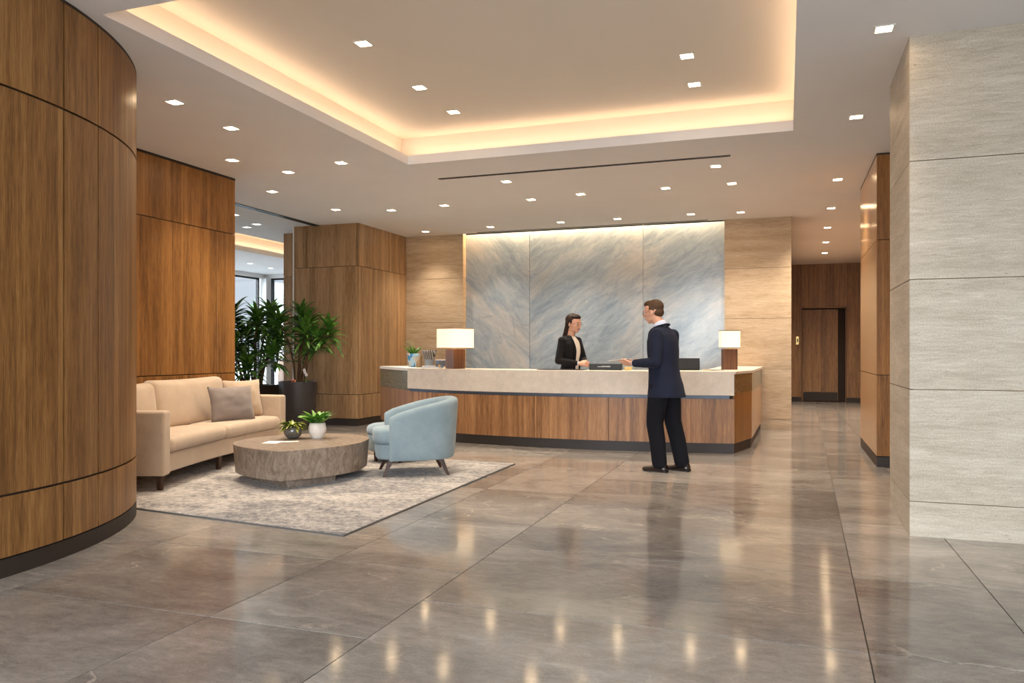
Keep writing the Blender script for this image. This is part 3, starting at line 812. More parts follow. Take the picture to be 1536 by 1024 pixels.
# counter-top things
def leaf_cluster(bm, c, n, L, W, seed, spread=1.0, droop=.8, up=.5, roll=True, base=.02, mat=0):
    r = random.Random(seed)
    for i in range(n):
        a = 2*PI*i*.618+r.uniform(-.3, .3); e = up+r.uniform(-.25, .75)*spread
        d = (math.cos(a), math.sin(a), e)
        l = L*r.uniform(.7, 1.1)
        leaf(bm, (c[0]+base*math.cos(a), c[1]+base*math.sin(a), c[2]), d, l, W*r.uniform(.8, 1.15), droop*r.uniform(.6, 1.3), roll=r.uniform(-.6, .6) if roll else 0, mat=mat)

def pot_plant(name, loc, prof, potmat, label, cat, n, L, W, seed, mat='leaf2', droop=.9, up=.5, soilr=.05, soilz=.1, twig=0, wave=None, scale_n=26):
    e = empty(name, loc, 0, label, cat)
    bm = bmesh.new(); lathe(bm, prof, 32, cap=False, wave=wave); bm.faces.new([v for v in bm.verts if abs(v.co.z-prof[0][1]) < 1e-6][:32])
    p = obj('pot', bm, M[potmat], e, smooth=True)
    so = p.modifiers.new('thick', 'SOLIDIFY'); so.thickness = .006; so.offset = -1
    bm = bmesh.new(); lathe(bm, [(soilr, soilz-.01), (soilr*.9, soilz)], 20); obj('soil', bm, M['soil'], e)
    bm = bmesh.new()
    leaf_cluster(bm, (0, 0, soilz), n, L, W, seed, 1, droop, up)
    r = random.Random(seed+5)
    for k in range(twig):
        a = r.uniform(0, 2*PI); q = Vector((math.cos(a)*.3, math.sin(a)*.3, 1)).normalized()
        pt = Vector((0, 0, soilz))
        for s in range(8):
            q = (q+Vector((math.cos(a), math.sin(a), 0))*.1).normalized(); pt = pt+q*L*.17
            for sg in (-1, 1):
                leaf(bm, pt, (q.x+math.cos(a+sg*1.5)*1.1, q.y+math.sin(a+sg*1.5)*1.1, q.z*.6), L*.45*(1-s*.07), W*.7, .7, n=4)
    obj('foliage', bm, M[mat], e, recalc=False)
    return e
pot_plant('potted_plant', (-5.62, 11.2, 1.041), [(.062, 0), (.078, .02), (.088, .1), (.092, .175), (.1, .215)], 'blueglaze',
          'small leafy plant in blue and white pot, left end of the desk', 'plant', 30, .21, .03, 11, 'leaf2', .55, 1.1, .07, .19, twig=4)
e = empty('striped_vase', (-5.27, 11.05, 1.041), 0, 'flared vase with dark zebra stripes above a grey foot on the desk', 'vase')
bm = bmesh.new(); lathe(bm, [(.062, 0), (.068, .04), (.078, .125), (.1, .2), (.118, .27)], 32, cap=False); bm.faces.new([v for v in bm.verts if v.co.z < 1e-6])
o = obj('vase_body', bm, M['zebra'], e, smooth=True); so = o.modifiers.new('t', 'SOLIDIFY'); so.thickness = .006
o = empty('carafe', (-5.43, 11.02, 1.041), 0, 'small beige curved stone jug between the potted plant and striped vase', 'jug')
bm = bmesh.new(); tube(bm, [((0, 0, .04), .05, .05), ((.005, 0, .09), .045, .045), ((.02, 0, .14), .024, .024), ((.028, 0, .175), .022, .022)], n=18); obj('jug_body', bm, M['stonejoint'], o, smooth=True)
bm = bmesh.new(); lathe(bm, [(.045, 0), (.05, .012)], 24); obj('foot', bm, M['stonejoint'], o)
def booklet(name, x, y, rz, w, d, h, cover, label, cat='booklet', z=DT, pages='paper'):
    e = empty(name, (x, y, z), rz, label, cat)
    bm = bmesh.new(); box(bm, -w/2, w/2, -d/2, d/2, .0, .002); box(bm, -w/2, w/2, -d/2, d/2, h-.002, h); box(bm, -w/2, -w/2+.003, -d/2, d/2, .002, h-.002); obj('cover', bm, M[cover], e)
    bm = bmesh.new(); box(bm, -w/2+.003, w/2-.004, -d/2+.003, d/2-.003, .002, h-.002); obj('pages', bm, M[pages], e)
    return e
booklet('booklet', -5.02, 10.62, R(8), .26, .17, .02, 'bluecover', 'lower blue edged booklet lying on the desk left of the wide lamp')
booklet('booklet', -5.07, 10.64, R(-12), .16, .12, .016, 'paper', 'cream booklet lying on top of the blue edged booklet', z=DT+.021)
e = empty('patterned_box', (-4.98, 10.86, DT), R(20), 'small patterned blue and gold box beside the wide lamp', 'box')
bm = bmesh.new(); prism(bm, [(-.07, -.05), (.07, -.05), (.07, .05), (-.07, .05)], 0, .115, [(-.082, -.058), (.082, -.058), (.082, .058), (-.082, .058)]); obj('box_body', bm, M['patbox'], e)
bm = bmesh.new(); box(bm, -.084, .084, -.06, .06, .115, .128); obj('lid', bm, M['ceramic'], e)
e = tag(obj('desk_pad', (lambda b: (box(b, -.34, .3, -.14, .14, 0, .008), b)[1])(bmesh.new()), M['blacksoft'], None, bevel=.003), 'thin black leather desk pad on the counter before the receptionist', 'desk pad')
e.location = (-2.88, 10.28, DT)
# black sign box with small white lettering
e = empty('desk_sign', (-2.30, 10.36, DT), R(2), 'low black sign with a small white line of lettering on the counter', 'sign')
bm = bmesh.new(); prism(bm, [(-.23, -.05), (.21, -.05), (.21, .05), (-.23, .05)], 0, .085); obj('sign_body', bm, M['black'], e, bevel=.006)
bm = bmesh.new(); x = -.11; r = random.Random(5)
for k in range(15):     # illegible small letters: short strokes
    w = r.uniform(.006, .011); hgt = .007 if k < 4 else .015
    box(bm, x, x+.003, -.0535, -.05, .042, .042+hgt); box(bm, x+w-.003, x+w, -.0535, -.05, .042, .042+hgt)
    zz = .042+hgt*r.choice((0, .4, .8)); box(bm, x, x+w, -.0535, -.05, zz, zz+.003)
    x += w+.0035
obj('lettering', bm, M['white'], e)
e = empty('computer_monitor', (-1.25, 10.62, DT), R(12), 'low black monitor seen from behind on the desk right of the man', 'monitor')
bm = bmesh.new(); Mx = Matrix.Rotation(R(-12), 4, 'X'); box(bm, -.2, .16, -.012, .012, .012, .165, Mx); obj('screen_back', bm, M['black'], e, bevel=.006)
bm = bmesh.new(); box(bm, -.15, .15, -.02, .2, 0, .012); obj('foot', bm, M['black'], e, bevel=.003)
booklet('notebook', -1.0, 10.62, R(14), .12, .1, .014, 'paper', 'small cream notepad beside the black monitor', 'notepad', pages='yellow')
o = tag(obj('paper_sheet', (lambda b: (box(b, -.1, .1, -.06, .06, 0, .004), b)[1])(bmesh.new()), M['black'], None), 'flat dark card lying between notepad and small lamp', 'card'); o.location = (-.90, 10.78, DT); o.rotation_euler.z = R(14)
booklet('brochure_stack', -2.0, 10.36, R(4), .09, .12, .045, 'yellow', 'small stack of pale yellow brochures right of the black sign', 'brochures', pages='yellow')

# ------------------------------------------------------------------ sofa (gently curved)
RUG = .0148
N_ = 120; SL = 2.72
pts = [Vector((-5.345, 5.63))]; ths = []
for i in range(N_+1):
    s = SL*i/N_; th = R(109.8)-R(15)*(s/SL)
    ths.append(th)
    if i < N_: pts.append(pts[-1]+Vector((math.cos(th), math.sin(th)))*SL/N_)
def sofa_map(s, t, z):
    """s along the front edge from the near arm, t depth back from the front"""
    k = max(0, min(N_, s/SL*N_)); i = min(int(k), N_-1); f = k-i
    p = pts[i].lerp(pts[i+1], f)+Vector((math.cos(ths[i]), math.sin(ths[i])))*((s-SL) if s > SL else min(0, s))
    th = ths[i]+(ths[i+1]-ths[i])*f
    n = Vector((-math.sin(th), math.cos(th)))
    q = p+n*t
    return Vector((q.x+5.9, q.y-6.9, z))
sofa = empty('sofa', (-5.9, 6.9, RUG), 0, 'cream upholstered curved two seat sofa on dark legs against the timber wall', 'sofa')
def sofa_part(name, s0, s1, t0, t1, z0, z1, r, mat='sofa', crown=0, lean=0, parent=None, puff=0, n=10):
    bm = bmesh.new(); cs, ct, cz = (s0+s1)/2, (t0+t1)/2, (z0+z1)/2
    def fn(p): return sofa_map(cs+p.x, ct+p.y+lean*(p.z+ (z1-z0)/2), cz+p.z)
    rounded(bm, (s1-s0)/2, (t1-t0)/2, (z1-z0)/2, r, fn, crown, n, puff)
    return obj(name, bm, M[mat], parent or sofa, smooth=True)
sofa_part('base_frame', .03, SL-.03, .03, .74, .15, .335, .02, n=20)
sofa_part('back_frame', .02, SL-.02, .64, .80, .16, .74, .04, n=20)
sofa_part('arm', 0, .15, 0, .78, .14, .735, .028)
sofa_part('arm', SL-.13, SL, 0, .78, .14, .735, .028)
sofa_part('seat_cushion', .155, SL/2-.003, -.015, .62, .335, .475, .055, crown=.018)
sofa_part('seat_cushion', SL/2+.003, SL-.135, -.015, .62, .335, .475, .055, crown=.018)
def back_cushion(s0, s1, h, l=.16):
    bm = bmesh.new(); cs = (s0+s1)/2
    z0 = .47
    def fn(p):
        zz = p.z+h/2
        bul = 1+.35*(1-(p.x/((s1-s0)/2))**2)*(1-(2*p.z/h)**2)
        return sofa_map(cs+p.x*(1+.03*p.z/h), .53+p.y*bul+l*zz*.8, z0+zz+.012*(p.x/((s1-s0)/2))**2*(1 if p.z > 0 else 0))
    rounded(bm, (s1-s0)/2, .085, h/2, .065, fn, 0, 12)
    return obj('back_cushion', bm, M['sofa'], sofa, smooth=True)
back_cushion(.155, .84, .48); back_cushion(.84, 2.16, .50)
def leg(parent, at_, top, bot, h, mat, top_off=(0, 0)):
    bm = bmesh.new()
    prism(bm, [(at_[0]-bot, at_[1]-bot), (at_[0]+bot, at_[1]-bot), (at_[0]+bot, at_[1]+bot), (at_[0]-bot, at_[1]+bot)], 0, h,
          [(at_[0]+top_off[0]+sx*top, at_[1]+top_off[1]+sy*top) for sx, sy in ((-1, -1), (1, -1), (1, 1), (-1, 1))])
    return obj('leg', bm, M[mat], parent, bevel=.003)
for s, t in ((.1, .08), (.1, .68), (SL/2, .1), (SL/2, .7), (SL-.1, .08), (SL-.1, .68)):
    p = sofa_map(s, t, 0); leg(sofa, (p.x, p.y), .027, .02, .15, 'wood_leg')
def throw(name, s, t, zb, w, h, th, rot, lean, mat, label, roll=0):
    p = sofa_map(s, t, 0)+Vector((-5.9, 6.9, 0))
    k = min(N_, int(s/SL*N_)); base = ths[k]
    e = bpy.data.meshes.new(name); bm = bmesh.new()
    Rm = Matrix.Rotation(base+rot, 4, 'Z') @ Matrix.Rotation(lean, 4, 'X') @ Matrix.Rotation(roll, 4, 'Y')
    pillow(bm, w, h, th, lambda v: Rm @ v)
    zmin = min(v.co.z for v in bm.verts)
    o = obj(name, bm, M[mat], None, smooth=True); o.location = (p.x, p.y, RUG+zb-zmin)
    return tag(o, label, 'pillow')
throw('throw_pillow', 2.33, .36, .487, .50, .46, .16, R(-30), R(-14), 'sofa', 'square cream pillow leaning on the back of the sofa behind the grey one')
throw('throw_pillow', 1.83, .20, .487, .58, .40, .15, R(-26), R(-12), 'greypillow', 'grey rectangular throw pillow standing on the cream sofa')

# ------------------------------------------------------------------ rug
bm = bmesh.new(); prism(bm, [(-6.45, 5.16), (-2.92, 4.74), (-2.93, 8.42), (-6.45, 8.6)], 0, .011); rug = obj('area_rug', bm, M['rugedge'])
tag(rug, 'large mottled beige and grey rug under the seating group', 'rug')
bm = bmesh.new(); prism(bm, [(-6.44, 5.168), (-2.93, 4.75), (-2.94, 8.41), (-6.44, 8.59)], .011, .0145); obj('pile', bm, M['rug'], rug)

# ------------------------------------------------------------------ coffee table
TT = RUG
tb = empty('coffee_table', (-4.65, 6.8, TT), 0, 'low rounded burl patterned coffee table with one sharp front corner', 'coffee table')
raw = [(-4.37, 6.0), (-4.16, 6.33), (-4.04, 6.66), (-4.07, 7.02), (-4.22, 7.34), (-4.55, 7.53), (-4.9, 7.48), (-5.2, 7.22), (-5.33, 6.85), (-5.27, 6.5), (-5.07, 6.26), (-4.75, 6.1)]
raw = [(x+4.65, y-6.8, 0) for x, y in raw]
sp = spline(raw+[raw[0]], 5)[:-1]
sp = [(p.x, p.y) for p in sp]
def inset(P, k, c=(0, 0)): return [(c[0]+(x-c[0])*k, c[1]+(y-c[1])*k) for x, y in P]
bm = bmesh.new(); prism(bm, inset(sp, .965), .085, .366, sp); tt = obj('table_block', bm, M['burl'], tb, bevel=.004)
bm = bmesh.new(); prism(bm, [(.24, -.64), (.43, -.10), (.12, .42), (-.32, .40), (-.56, .02), (-.50, -.26)], 0, .085); obj('plinth', bm, M['burl'], tb)
TZ = TT+.366
pot_plant('potted_succulent', (-4.87, 6.92, TZ), [(.03, 0), (.062, .015), (.09, .05), (.098, .085), (.088, .12), (.076, .135)], 'darkglaze',
          'olive green plant in a round dark glazed bowl on the coffee table', 'plant', 110, .155, .032, 21, 'leaf3', .9, .35, .07, .12)
e = pot_plant('potted_fern', (-4.66, 7.05, TZ), [(.058, 0), (.062, .012), (.088, .06), (.095, .1), (.085, .14), (.078, .165)], 'ceramic',
          'bright green fern in a white ceramic pot on the coffee table', 'plant', 46, .21, .06, 33, 'leaf2', .7, .95, .07, .15, twig=0, wave=lambda a, z: 1+(.05*math.sin(3*a+1) if z > .12 else 0))
def sheet(x, y, rz, w, d, z, label):
    bm = bmesh.new(); box(bm, -w/2, w/2, -d/2, d/2, 0, .002); o = obj('paper_card', bm, M['paper']); o.location = (x, y, z); o.rotation_euler.z = rz
    return tag(o, label, 'card')
sheet(-4.87, 6.58, R(15), .15, .2, TZ, 'white card lying flat at the front of the coffee table')
sheet(-4.72, 6.66, R(40), .16, .07, TZ+.003, 'narrow white leaflet overlapping the card on the coffee table')

# ------------------------------------------------------------------ armchairs
def armchair(loc, rz, label):
    e = empty('armchair', loc, rz, label, 'armchair', None)
    # plan path of the shell centre line: from near arm tip round the back to the other arm tip
    a, b = .36, .325      # a: half depth, b: half width of the centre line
    path = []
    for x in (.30, .22, .12, .02): path.append((x, b))
    for k in range(1, 24):
        t = PI/2+PI*k/24
        c, s = math.cos(t), math.sin(t); q = 2.4
        path.append((a*math.copysign(abs(c)**(2/q), c)*1.0, b*math.copysign(abs(s)**(2/q), s)))
    for x in (.02, .12, .22, .30): path.append((x, -b))
    bm = bmesh.new(); th = .055; rings = []
    n = len(path)
    for i, (x, y) in enumerate(path):
        p = Vector((x, y)); d = (Vector(path[min(n-1, i+1)])-Vector(path[max(0, i-1)])).normalized()
        o = Vector((d.y, -d.x))                    # outward?
        if o.dot(p) < 0: o = -o
        if x > .05: o = Vector((0, math.copysign(1, y)))
        u = (.33-x)/(.33+a)                         # 0 at the arm tips, 1 at the back
        H = .60+.20*(max(0, u)**.75)
        if x > .27: H -= .012
        sec = []
        tt = th*(1.0 if x < .29 else .85)
        zb = .165
        lean = lambda z: .035*((z-.165)/.6)*(.3+.7*max(0, u))
        for off, z in ((-tt, .30), (-tt*1.02, H-.09), (-tt*.9, H-.035), (-tt*.55, H-.008), (0, H), (tt*.6, H-.006), (tt*.93, H-.028), (tt, H-.065), (tt*1.0, .42), (tt*.97, .25), (tt*.8, zb+.02), (tt*.55, zb), (-tt, zb)):
            sec.append(bm.verts.new((p.x+o.x*(off+lean(z)*(1 if off > -1 else 0)), p.y+o.y*(off+lean(z)), z)))
        rings.append(sec)
    for r0, r1 in zip(rings, rings[1:]):
        for k in range(len(r0)):
            bm.faces.new((r0[k], r0[(k+1) % len(r0)], r1[(k+1) % len(r0)], r1[k]))
    bm.faces.new(rings[0][::-1]); bm.faces.new(rings[-1])
    sh = obj('shell', bm, M['bluefab'], e, smooth=True, bevel=.012, seg=3)
    def dshape(x_front, w, xb=-.28):
        P = [(xb, -w), (.18, -w)]
        P += [(.18+(x_front-.18)*math.sin(t)**.9, -w*math.cos(t)**.7 if math.cos(t) > 0 else w*abs(math.cos(t))**.7) for t in [PI*k/14 for k in range(1, 14)]]
        P += [(.18, w), (xb, w)]
        return P
    bm = bmesh.new(); prism(bm, inset(dshape(.43, .262), .97), .165, .325, dshape(.43, .262)); o = obj('seat_base', bm, M['bluefab'], e, bevel=.02, seg=3)
    bm = bmesh.new()
    D = dshape(.45, .268)
    rr = []
    for z, k in ((.33, .95), (.345, .99), (.375, 1.0), (.44, 1.0), (.465, .985), (.48, .94), (.487, .8), (.492, .5), (.494, .15)):
        cx = .08
        rr.append([bm.verts.new((cx+(x-cx)*k, y*k, z)) for x, y in D])
    for r0, r1 in zip(rr, rr[1:]):
        for k in range(len(D)): bm.faces.new((r0[k], r0[(k+1) % len(D)], r1[(k+1) % len(D)], r1[k]))
    bm.faces.new(rr[0][::-1]); bm.faces.new(rr[-1])
    obj('seat_cushion', bm, M['bluefab'], e, smooth=True)
    bm = bmesh.new(); lathe(bm, [(.26, .15), (.26, .166)], 24); obj('under_frame', bm, M['wood_leg'], e)
    for sx in (-1, 1):
        for sy in (-1, 1):
            leg(e, (sx*.33+.02, sy*.27), .028, .014, .168, 'wood_leg', (-sx*.075, -sy*.03))
    return e
armchair((-3.72, 7.46, RUG), R(213), 'pale blue barrel armchair with splayed wooden legs, in front and fully visible')
ot = empty('ottoman', (-4.35, 8.17, RUG), 0, 'pale blue round ottoman showing left of and behind the blue armchair', 'ottoman')
bm = bmesh.new(); lathe(bm, [(.27, .12), (.3, .135), (.31, .17), (.31, .30), (.305, .325)], 36); obj('base', bm, M['bluefab'], ot, smooth=True)
bm = bmesh.new(); lathe(bm, [(.29, .326), (.315, .335), (.32, .36), (.318, .39), (.3, .415), (.26, .432), (.15, .442), (.02, .444)], 36); obj('cushion', bm, M['bluefab'], ot, smooth=True)
for k in range(4):
    a = PI/4+k*PI/2; leg(ot, (.22*math.cos(a), .22*math.sin(a)), .02, .014, .125, 'wood_leg')

# ------------------------------------------------------------------ big plants
def big_plant(name, loc, label, seed, stems, potr, poth, mat, square=False):
    e = empty(name, loc, 0, label, 'plant')
    bm = bmesh.new()
    if square: prism(bm, [(-potr*.88, -potr*.88), (potr*.88, -potr*.88), (potr*.88, potr*.88), (-potr*.88, potr*.88)], 0, poth, [(-potr, -potr), (potr, -potr), (potr, potr), (-potr, potr)])
    else: lathe(bm, [(potr*.8, 0), (potr*.86, .02), (potr*.95, poth*.5), (potr, poth-.02), (potr, poth), (potr-.03, poth), (potr-.035, poth-.05)], 40, cap=True)
    o = obj('planter', bm, M[mat], e, smooth=not square, bevel=.005)
    bm = bmesh.new(); lathe(bm, [(potr-.04, poth-.06), (potr-.05, poth-.045+ (.05 if square else 0))], 24); obj('soil', bm, M['soil'], e)
    r = random.Random(seed)
    for (x, y, lx, ly, h) in stems:
        pts_ = [Vector((x, y, poth-.06)), Vector((x+lx*.15+r.uniform(-.02, .02), y+ly*.15, poth+(h-poth)*.35)), Vector((x+lx*.5, y+ly*.5, poth+(h-poth)*.7)), Vector((x+lx, y+ly, h))]
        S = spline(pts_, 4)
        bm = bmesh.new(); tube(bm, [(p, .02-.009*i/len(S)) for i, p in enumerate(S)], (1, 0, 0), 8); obj('stem', bm, M['cane'], e, smooth=True)
        bm = bmesh.new()
        n = 34
        for i in range(n):
            f = i/n; a = i*2.4+r.uniform(-.3, .3)
            c = S[-1]+Vector((0, 0, -.20+.24*f))
            el = -.25+1.9*f+r.uniform(-.15, .25)
            leaf(bm, c, (math.cos(a), math.sin(a), el), r.uniform(.32, .48)*(1-.18*f), r.uniform(.06, .085), .85-.3*f, n=7, fold=.35, roll=r.uniform(-.4, .4), tip=1.8)
        # lower sprouts
        for i in range(9):
            f = r.uniform(.4, .9); p = S[int(f*(len(S)-1))]; a = r.uniform(0, 2*PI)
            leaf(bm, p, (math.cos(a), math.sin(a), r.uniform(.2, 1)), r.uniform(.25, .42), r.uniform(.045, .06), 1.1, n=7, fold=.35, roll=r.uniform(-.4, .4))
        obj('foliage', bm, M['leaf'], e, recalc=False)
    return e
big_plant('potted_dracaena', (-7.72, 11.1, 0), 'tall bare stemmed dracaena in a round dark planter before the timber column', 5,
          [(-.05, .0, -.28, -.05, 1.80), (.0, .08, -.05, .1, 1.93), (.05, -.02, .14, -.05, 1.66), (.03, .04, .32, .02, 1.52), (-.02, .03, .10, .12, 1.82), (.08, .06, .42, .1, 1.68)], .31, .79, 'planter')
big_plant('potted_dracaena', (-8.56, 11.0, 0), 'bushy dracaena beside the timber wall, its planter hidden behind the sofa', 9,
          [(-.12, .0, -.22, -.05, 1.96), (-.02, .08, .02, .05, 1.74), (.08, -.05, .12, -.08, 1.88), (.1, .1, .25, .1, 1.5), (-.12, -.1, -.34, -.1, 1.6), (.0, -.14, -.05, -.25, 1.42), (-.18, .05, -.36, .05, 1.15), (.16, 0, .34, -.1, 1.28), (.05, .1, .1, .2, 1.98), (-.1, .05, -.1, .1, 1.62), (.12, .05, .2, .1, 1.72), (-.05, -.1, -.2, -.2, 1.8), (.1, -.1, .05, -.2, 1.1)], .33, .72, 'planter2', True)
e = empty('orchid', (-7.49, 10.98, .745), 0, 'small white orchid with dark leaves standing in the round dark planter', 'flower')
bm = bmesh.new()
for a in (0, 1.9, 3.6, 5.0): leaf(bm, (0, 0, 0), (math.cos(a), math.sin(a), 1.2), .13, .05, .8)
obj('foliage', bm, M['leaf'], e, recalc=False)
bm = bmesh.new(); S = spline([(0, 0, 0), (.01, 0, .12), (.0, 0, .2), (-.03, 0, .26)], 3); tube(bm, [(p, .003) for p in S], n=6); obj('stem', bm, M['leaf2'], e)
for (x, y, z) in ((0, -.01, .2), (.025, -.01, .16), (-.02, 0, .235)):
    bm = bmesh.new()
    for k in range(5):
        a = 2*PI*k/5; ellipsoid(bm, (x+.017*math.cos(a), y, z+.017*math.sin(a)), (.014, .004, .014), n=8)
    obj('blossom', bm, M['petal'], e, smooth=True)
e = empty('pink_bloom', (-7.66, 10.9, .745), 0, 'tiny pink flower cluster at the rim of the round planter', 'flower')
bm = bmesh.new()
for k in range(6):
    ellipsoid(bm, (.03*math.cos(k), .02*math.sin(k*2), .05+.012*(k % 3)), (.018, .012, .014), n=8)
obj('blossom', bm, M['pink'], e, smooth=True)
bm = bmesh.new(); tube(bm, [((0, 0, 0), .006), ((0, 0, .05), .004)], n=6); obj('stem', bm, M['leaf2'], e)
# low green chair in the lounge, seen between the plants
e = empty('lounge_chair', (-10.9, 16.2, 0), R(200), 'low olive green lounge chair seen between the plants by the window', 'chair')
bm = bmesh.new(); rounded(bm, .35, .35, .14, .06, lambda p: p+Vector((0, 0, .31)), .02, 6); obj('seat', bm, M['leaf3'], e, smooth=True)
bm = bmesh.new(); rounded(bm, .08, .36, .22, .06, lambda p: p+Vector((-.34, 0, .45)), 0, 6); obj('backrest', bm, M['leaf3'], e, smooth=True)
for sx in (-1, 1):
    for sy in (-1, 1): leg(e, (sx*.28, sy*.28), .02, .015, .18, 'wood_leg')
# ------------------------------------------------------------------ people
def fuse(bm, voxel, smooth=6, fac=.5):
    """one continuous surface out of overlapping volumes"""
    bmesh.ops.recalc_face_normals(bm, faces=bm.faces)
    me = bpy.data.meshes.new('tmp'); bm.to_mesh(me); bm.free()
    o = bpy.data.objects.new('tmp', me); C.objects.link(o)
    r = o.modifiers.new('r', 'REMESH'); r.mode = 'VOXEL'; r.voxel_size = voxel
    s = o.modifiers.new('s', 'SMOOTH'); s.iterations = smooth; s.factor = fac
    dg = bpy.context.evaluated_depsgraph_get(); dg.update()
    out = bpy.data.meshes.new_from_object(o.evaluated_get(dg))
    bpy.data.objects.remove(o); bpy.data.meshes.remove(me)
    for p in out.polygons: p.use_smooth = True
    return out
def fused(name, bm, voxel, mat, parent, smooth=6):
    me = fuse(bm, voxel, smooth); me.name = name
    me.materials.clear()
    return link_mesh(name, me, mat, parent, True)

def hand(bm, wrist, d, n, s, curl, k=1.0, thumb_close=.5):
    """wrist point, finger direction, palm normal (towards the palm side), s = towards the thumb"""
    w = Vector(wrist); d = Vector(d).normalized(); n = Vector(n); n = (n-d*n.dot(d)).normalized(); s = Vector(s); s = (s-d*s.dot(d)-n*s.dot(n)).normalized()
    tube(bm, [(w-d*.01, .027*k, .021*k), (w+d*.035*k, .038*k, .016*k), (w+d*.07*k, .043*k, .015*k), (w+d*.092*k, .040*k, .012*k)], s, 14)
    for i, (off, L) in enumerate(((.031, .072), (.0105, .082), (-.0105, .076), (-.0305, .06))):
        p = w+d*.09*k+s*off*k; dd = (d+s*off*1.2).normalized(); pts_ = [(p-dd*.012, .0095*k)]
        rr = .0092*k
        for j, fr in enumerate((.45, .3, .25)):
            ang = curl*(.55+.35*j)+i*.06
            dd = (dd*math.cos(ang)+n*math.sin(ang)).normalized()
            p = p+dd*L*k*fr; pts_.append((p, rr*(1-.09*(j+1))))
        tube(bm, pts_, s, 9)
    p = w+d*.022*k+s*.026*k
    td = (d*.75+s*.6+n*.25*thumb_close).normalized()
    q = p+td*.042*k; td2 = (d*.95+s*(.3-.5*thumb_close)+n*.35*thumb_close).normalized(); r_ = q+td2*.034*k; t_ = r_+(td2+n*.1).normalized()*.024*k
    tube(bm, [(p, .014*k), (q, .0115*k), (r_, .0105*k), (t_, .008*k)], n, 10)

def head(bm, c, k, yaw=0, pitch=0, jaw=1.0):
    """c: centre of the head (eye height); faces +X before yaw"""
    T = Matrix.Translation(c) @ Matrix.Rotation(yaw, 4, 'Z') @ Matrix.Rotation(pitch, 4, 'Y')
    def e(x, y, z, a, b, d_, rot=None):
        Mx = T @ Matrix.Translation((x*k, y*k, z*k))
        if rot is not None: Mx = Mx @ rot
        bmesh.ops.create_uvsphere(bm, u_segments=20, v_segments=14, radius=1, matrix=Mx @ Matrix.Diagonal((a*k, b*k, d_*k, 1)))
    e(-.012, 0, .035, .098, .077, .085)             # cranium
    e(.018, 0, .0, .074, .068, .075)                # face mass
    e(.03, 0, -.045, .055, .052*jaw, .06)           # lower face
    e(.05, 0, -.088, .028, .028*jaw, .022)          # chin
    e(-.0, .038*jaw, -.06, .045, .02, .03, Matrix.Rotation(.5, 4, 'Y')); e(-.0, -.038*jaw, -.06, .045, .02, .03, Matrix.Rotation(.5, 4, 'Y'))
    e(.08, 0, .022, .014, .045, .010)               # brow
    e(.098, 0, -.012, .012, .0085, .028, Matrix.Rotation(-.35, 4, 'Y'))   # nose bridge
    e(.106, 0, -.027, .014, .013, .011)             # nose tip
    e(.086, 0, -.053, .012, .022, .0065); e(.084, 0, -.064, .012, .019, .007)   # lips
    e(.066, .034, -.018, .02, .02, .018); e(.066, -.034, -.018, .02, .02, .018)  # cheeks
    for sy in (-1, 1):
        e(-.012, sy*.077, -.008, .018, .007, .031, Matrix.Rotation(sy*.25, 4, 'Z') @ Matrix.Rotation(-.15, 4, 'Y'))   # ears
        e(-.004, sy*.079, .008, .014, .008, .014)
    return T
def face_parts(T, k, parent, glasses=True, brow='hairdark'):
    for sy in (-1, 1):
        bm = bmesh.new(); bmesh.ops.create_uvsphere(bm, u_segments=14, v_segments=10, radius=1, matrix=T @ Matrix.Translation((.077*k, sy*.031*k, .004*k)) @ Matrix.Diagonal((.0125*k, .0135*k, .009*k, 1)))
        ey = obj('eye', bm, M['eyewhite'], parent, smooth=True)
        bm = bmesh.new(); bmesh.ops.create_uvsphere(bm, u_segments=12, v_segments=8, radius=1, matrix=T @ Matrix.Translation((.087*k, sy*.031*k, .004*k)) @ Matrix.Diagonal((.0035*k, .0055*k, .0055*k, 1)))
        obj('iris', bm, M['iris'], ey, smooth=True)
        bm = bmesh.new(); S = [T @ Vector((x*k, sy*y*k, z*k)) for x, y, z in ((.094, .014, .024), (.092, .032, .03), (.082, .05, .024))]
        tube(bm, [(S[0], .003), (S[1], .0035), (S[2], .002)], n=6); obj('eyebrow', bm, M[brow], parent, smooth=True)
    bm = bmesh.new()
    for z, a, b in ((-.0525, .0125, .021), (-.0635, .0125, .018)):
        bmesh.ops.create_uvsphere(bm, u_segments=14, v_segments=8, radius=1, matrix=T @ Matrix.Translation((.0875*k, 0, z*k)) @ Matrix.Diagonal((.012*k, b*k, .0052*k, 1)))
    obj('lips', bm, M['lips'], parent, smooth=True)
    if glasses:
        bm = bmesh.new()
        for sy in (-1, 1):
            P = [T @ Vector(((.104-.008*abs(math.cos(a)))*k, (sy*.033+.021*math.cos(a))*k, (.002+.015*math.sin(a))*k)) for a in [2*PI*i/16 for i in range(17)]]
            tube(bm, [(p, .0014) for p in P], n=6, rounds=False)
            tube(bm, [(T @ Vector((.098*k, sy*.054*k, .006*k)), .0015), (T @ Vector((-.0*k, sy*.084*k, .008*k)), .0015)], n=6)
        tube(bm, [(T @ Vector((.105*k, -.012*k, .004*k)), .0014), (T @ Vector((.105*k, .012*k, .004*k)), .0014)], n=6)
        obj('glasses', bm, M['darkmetal'], parent)

def limb(bm, P, R_, side=(0, 1, 0), n=16):
    pts_ = []
    for i in range(len(P)-1):
        for s in range(3):
            t = s/3; pts_.append((Vector(P[i]).lerp(Vector(P[i+1]), t), R_[i][0]*(1-t)+R_[i+1][0]*t, R_[i][1]*(1-t)+R_[i+1][1]*t))
    pts_.append((Vector(P[-1]), R_[-1][0], R_[-1][1]))
    tube(bm, pts_, side, n)

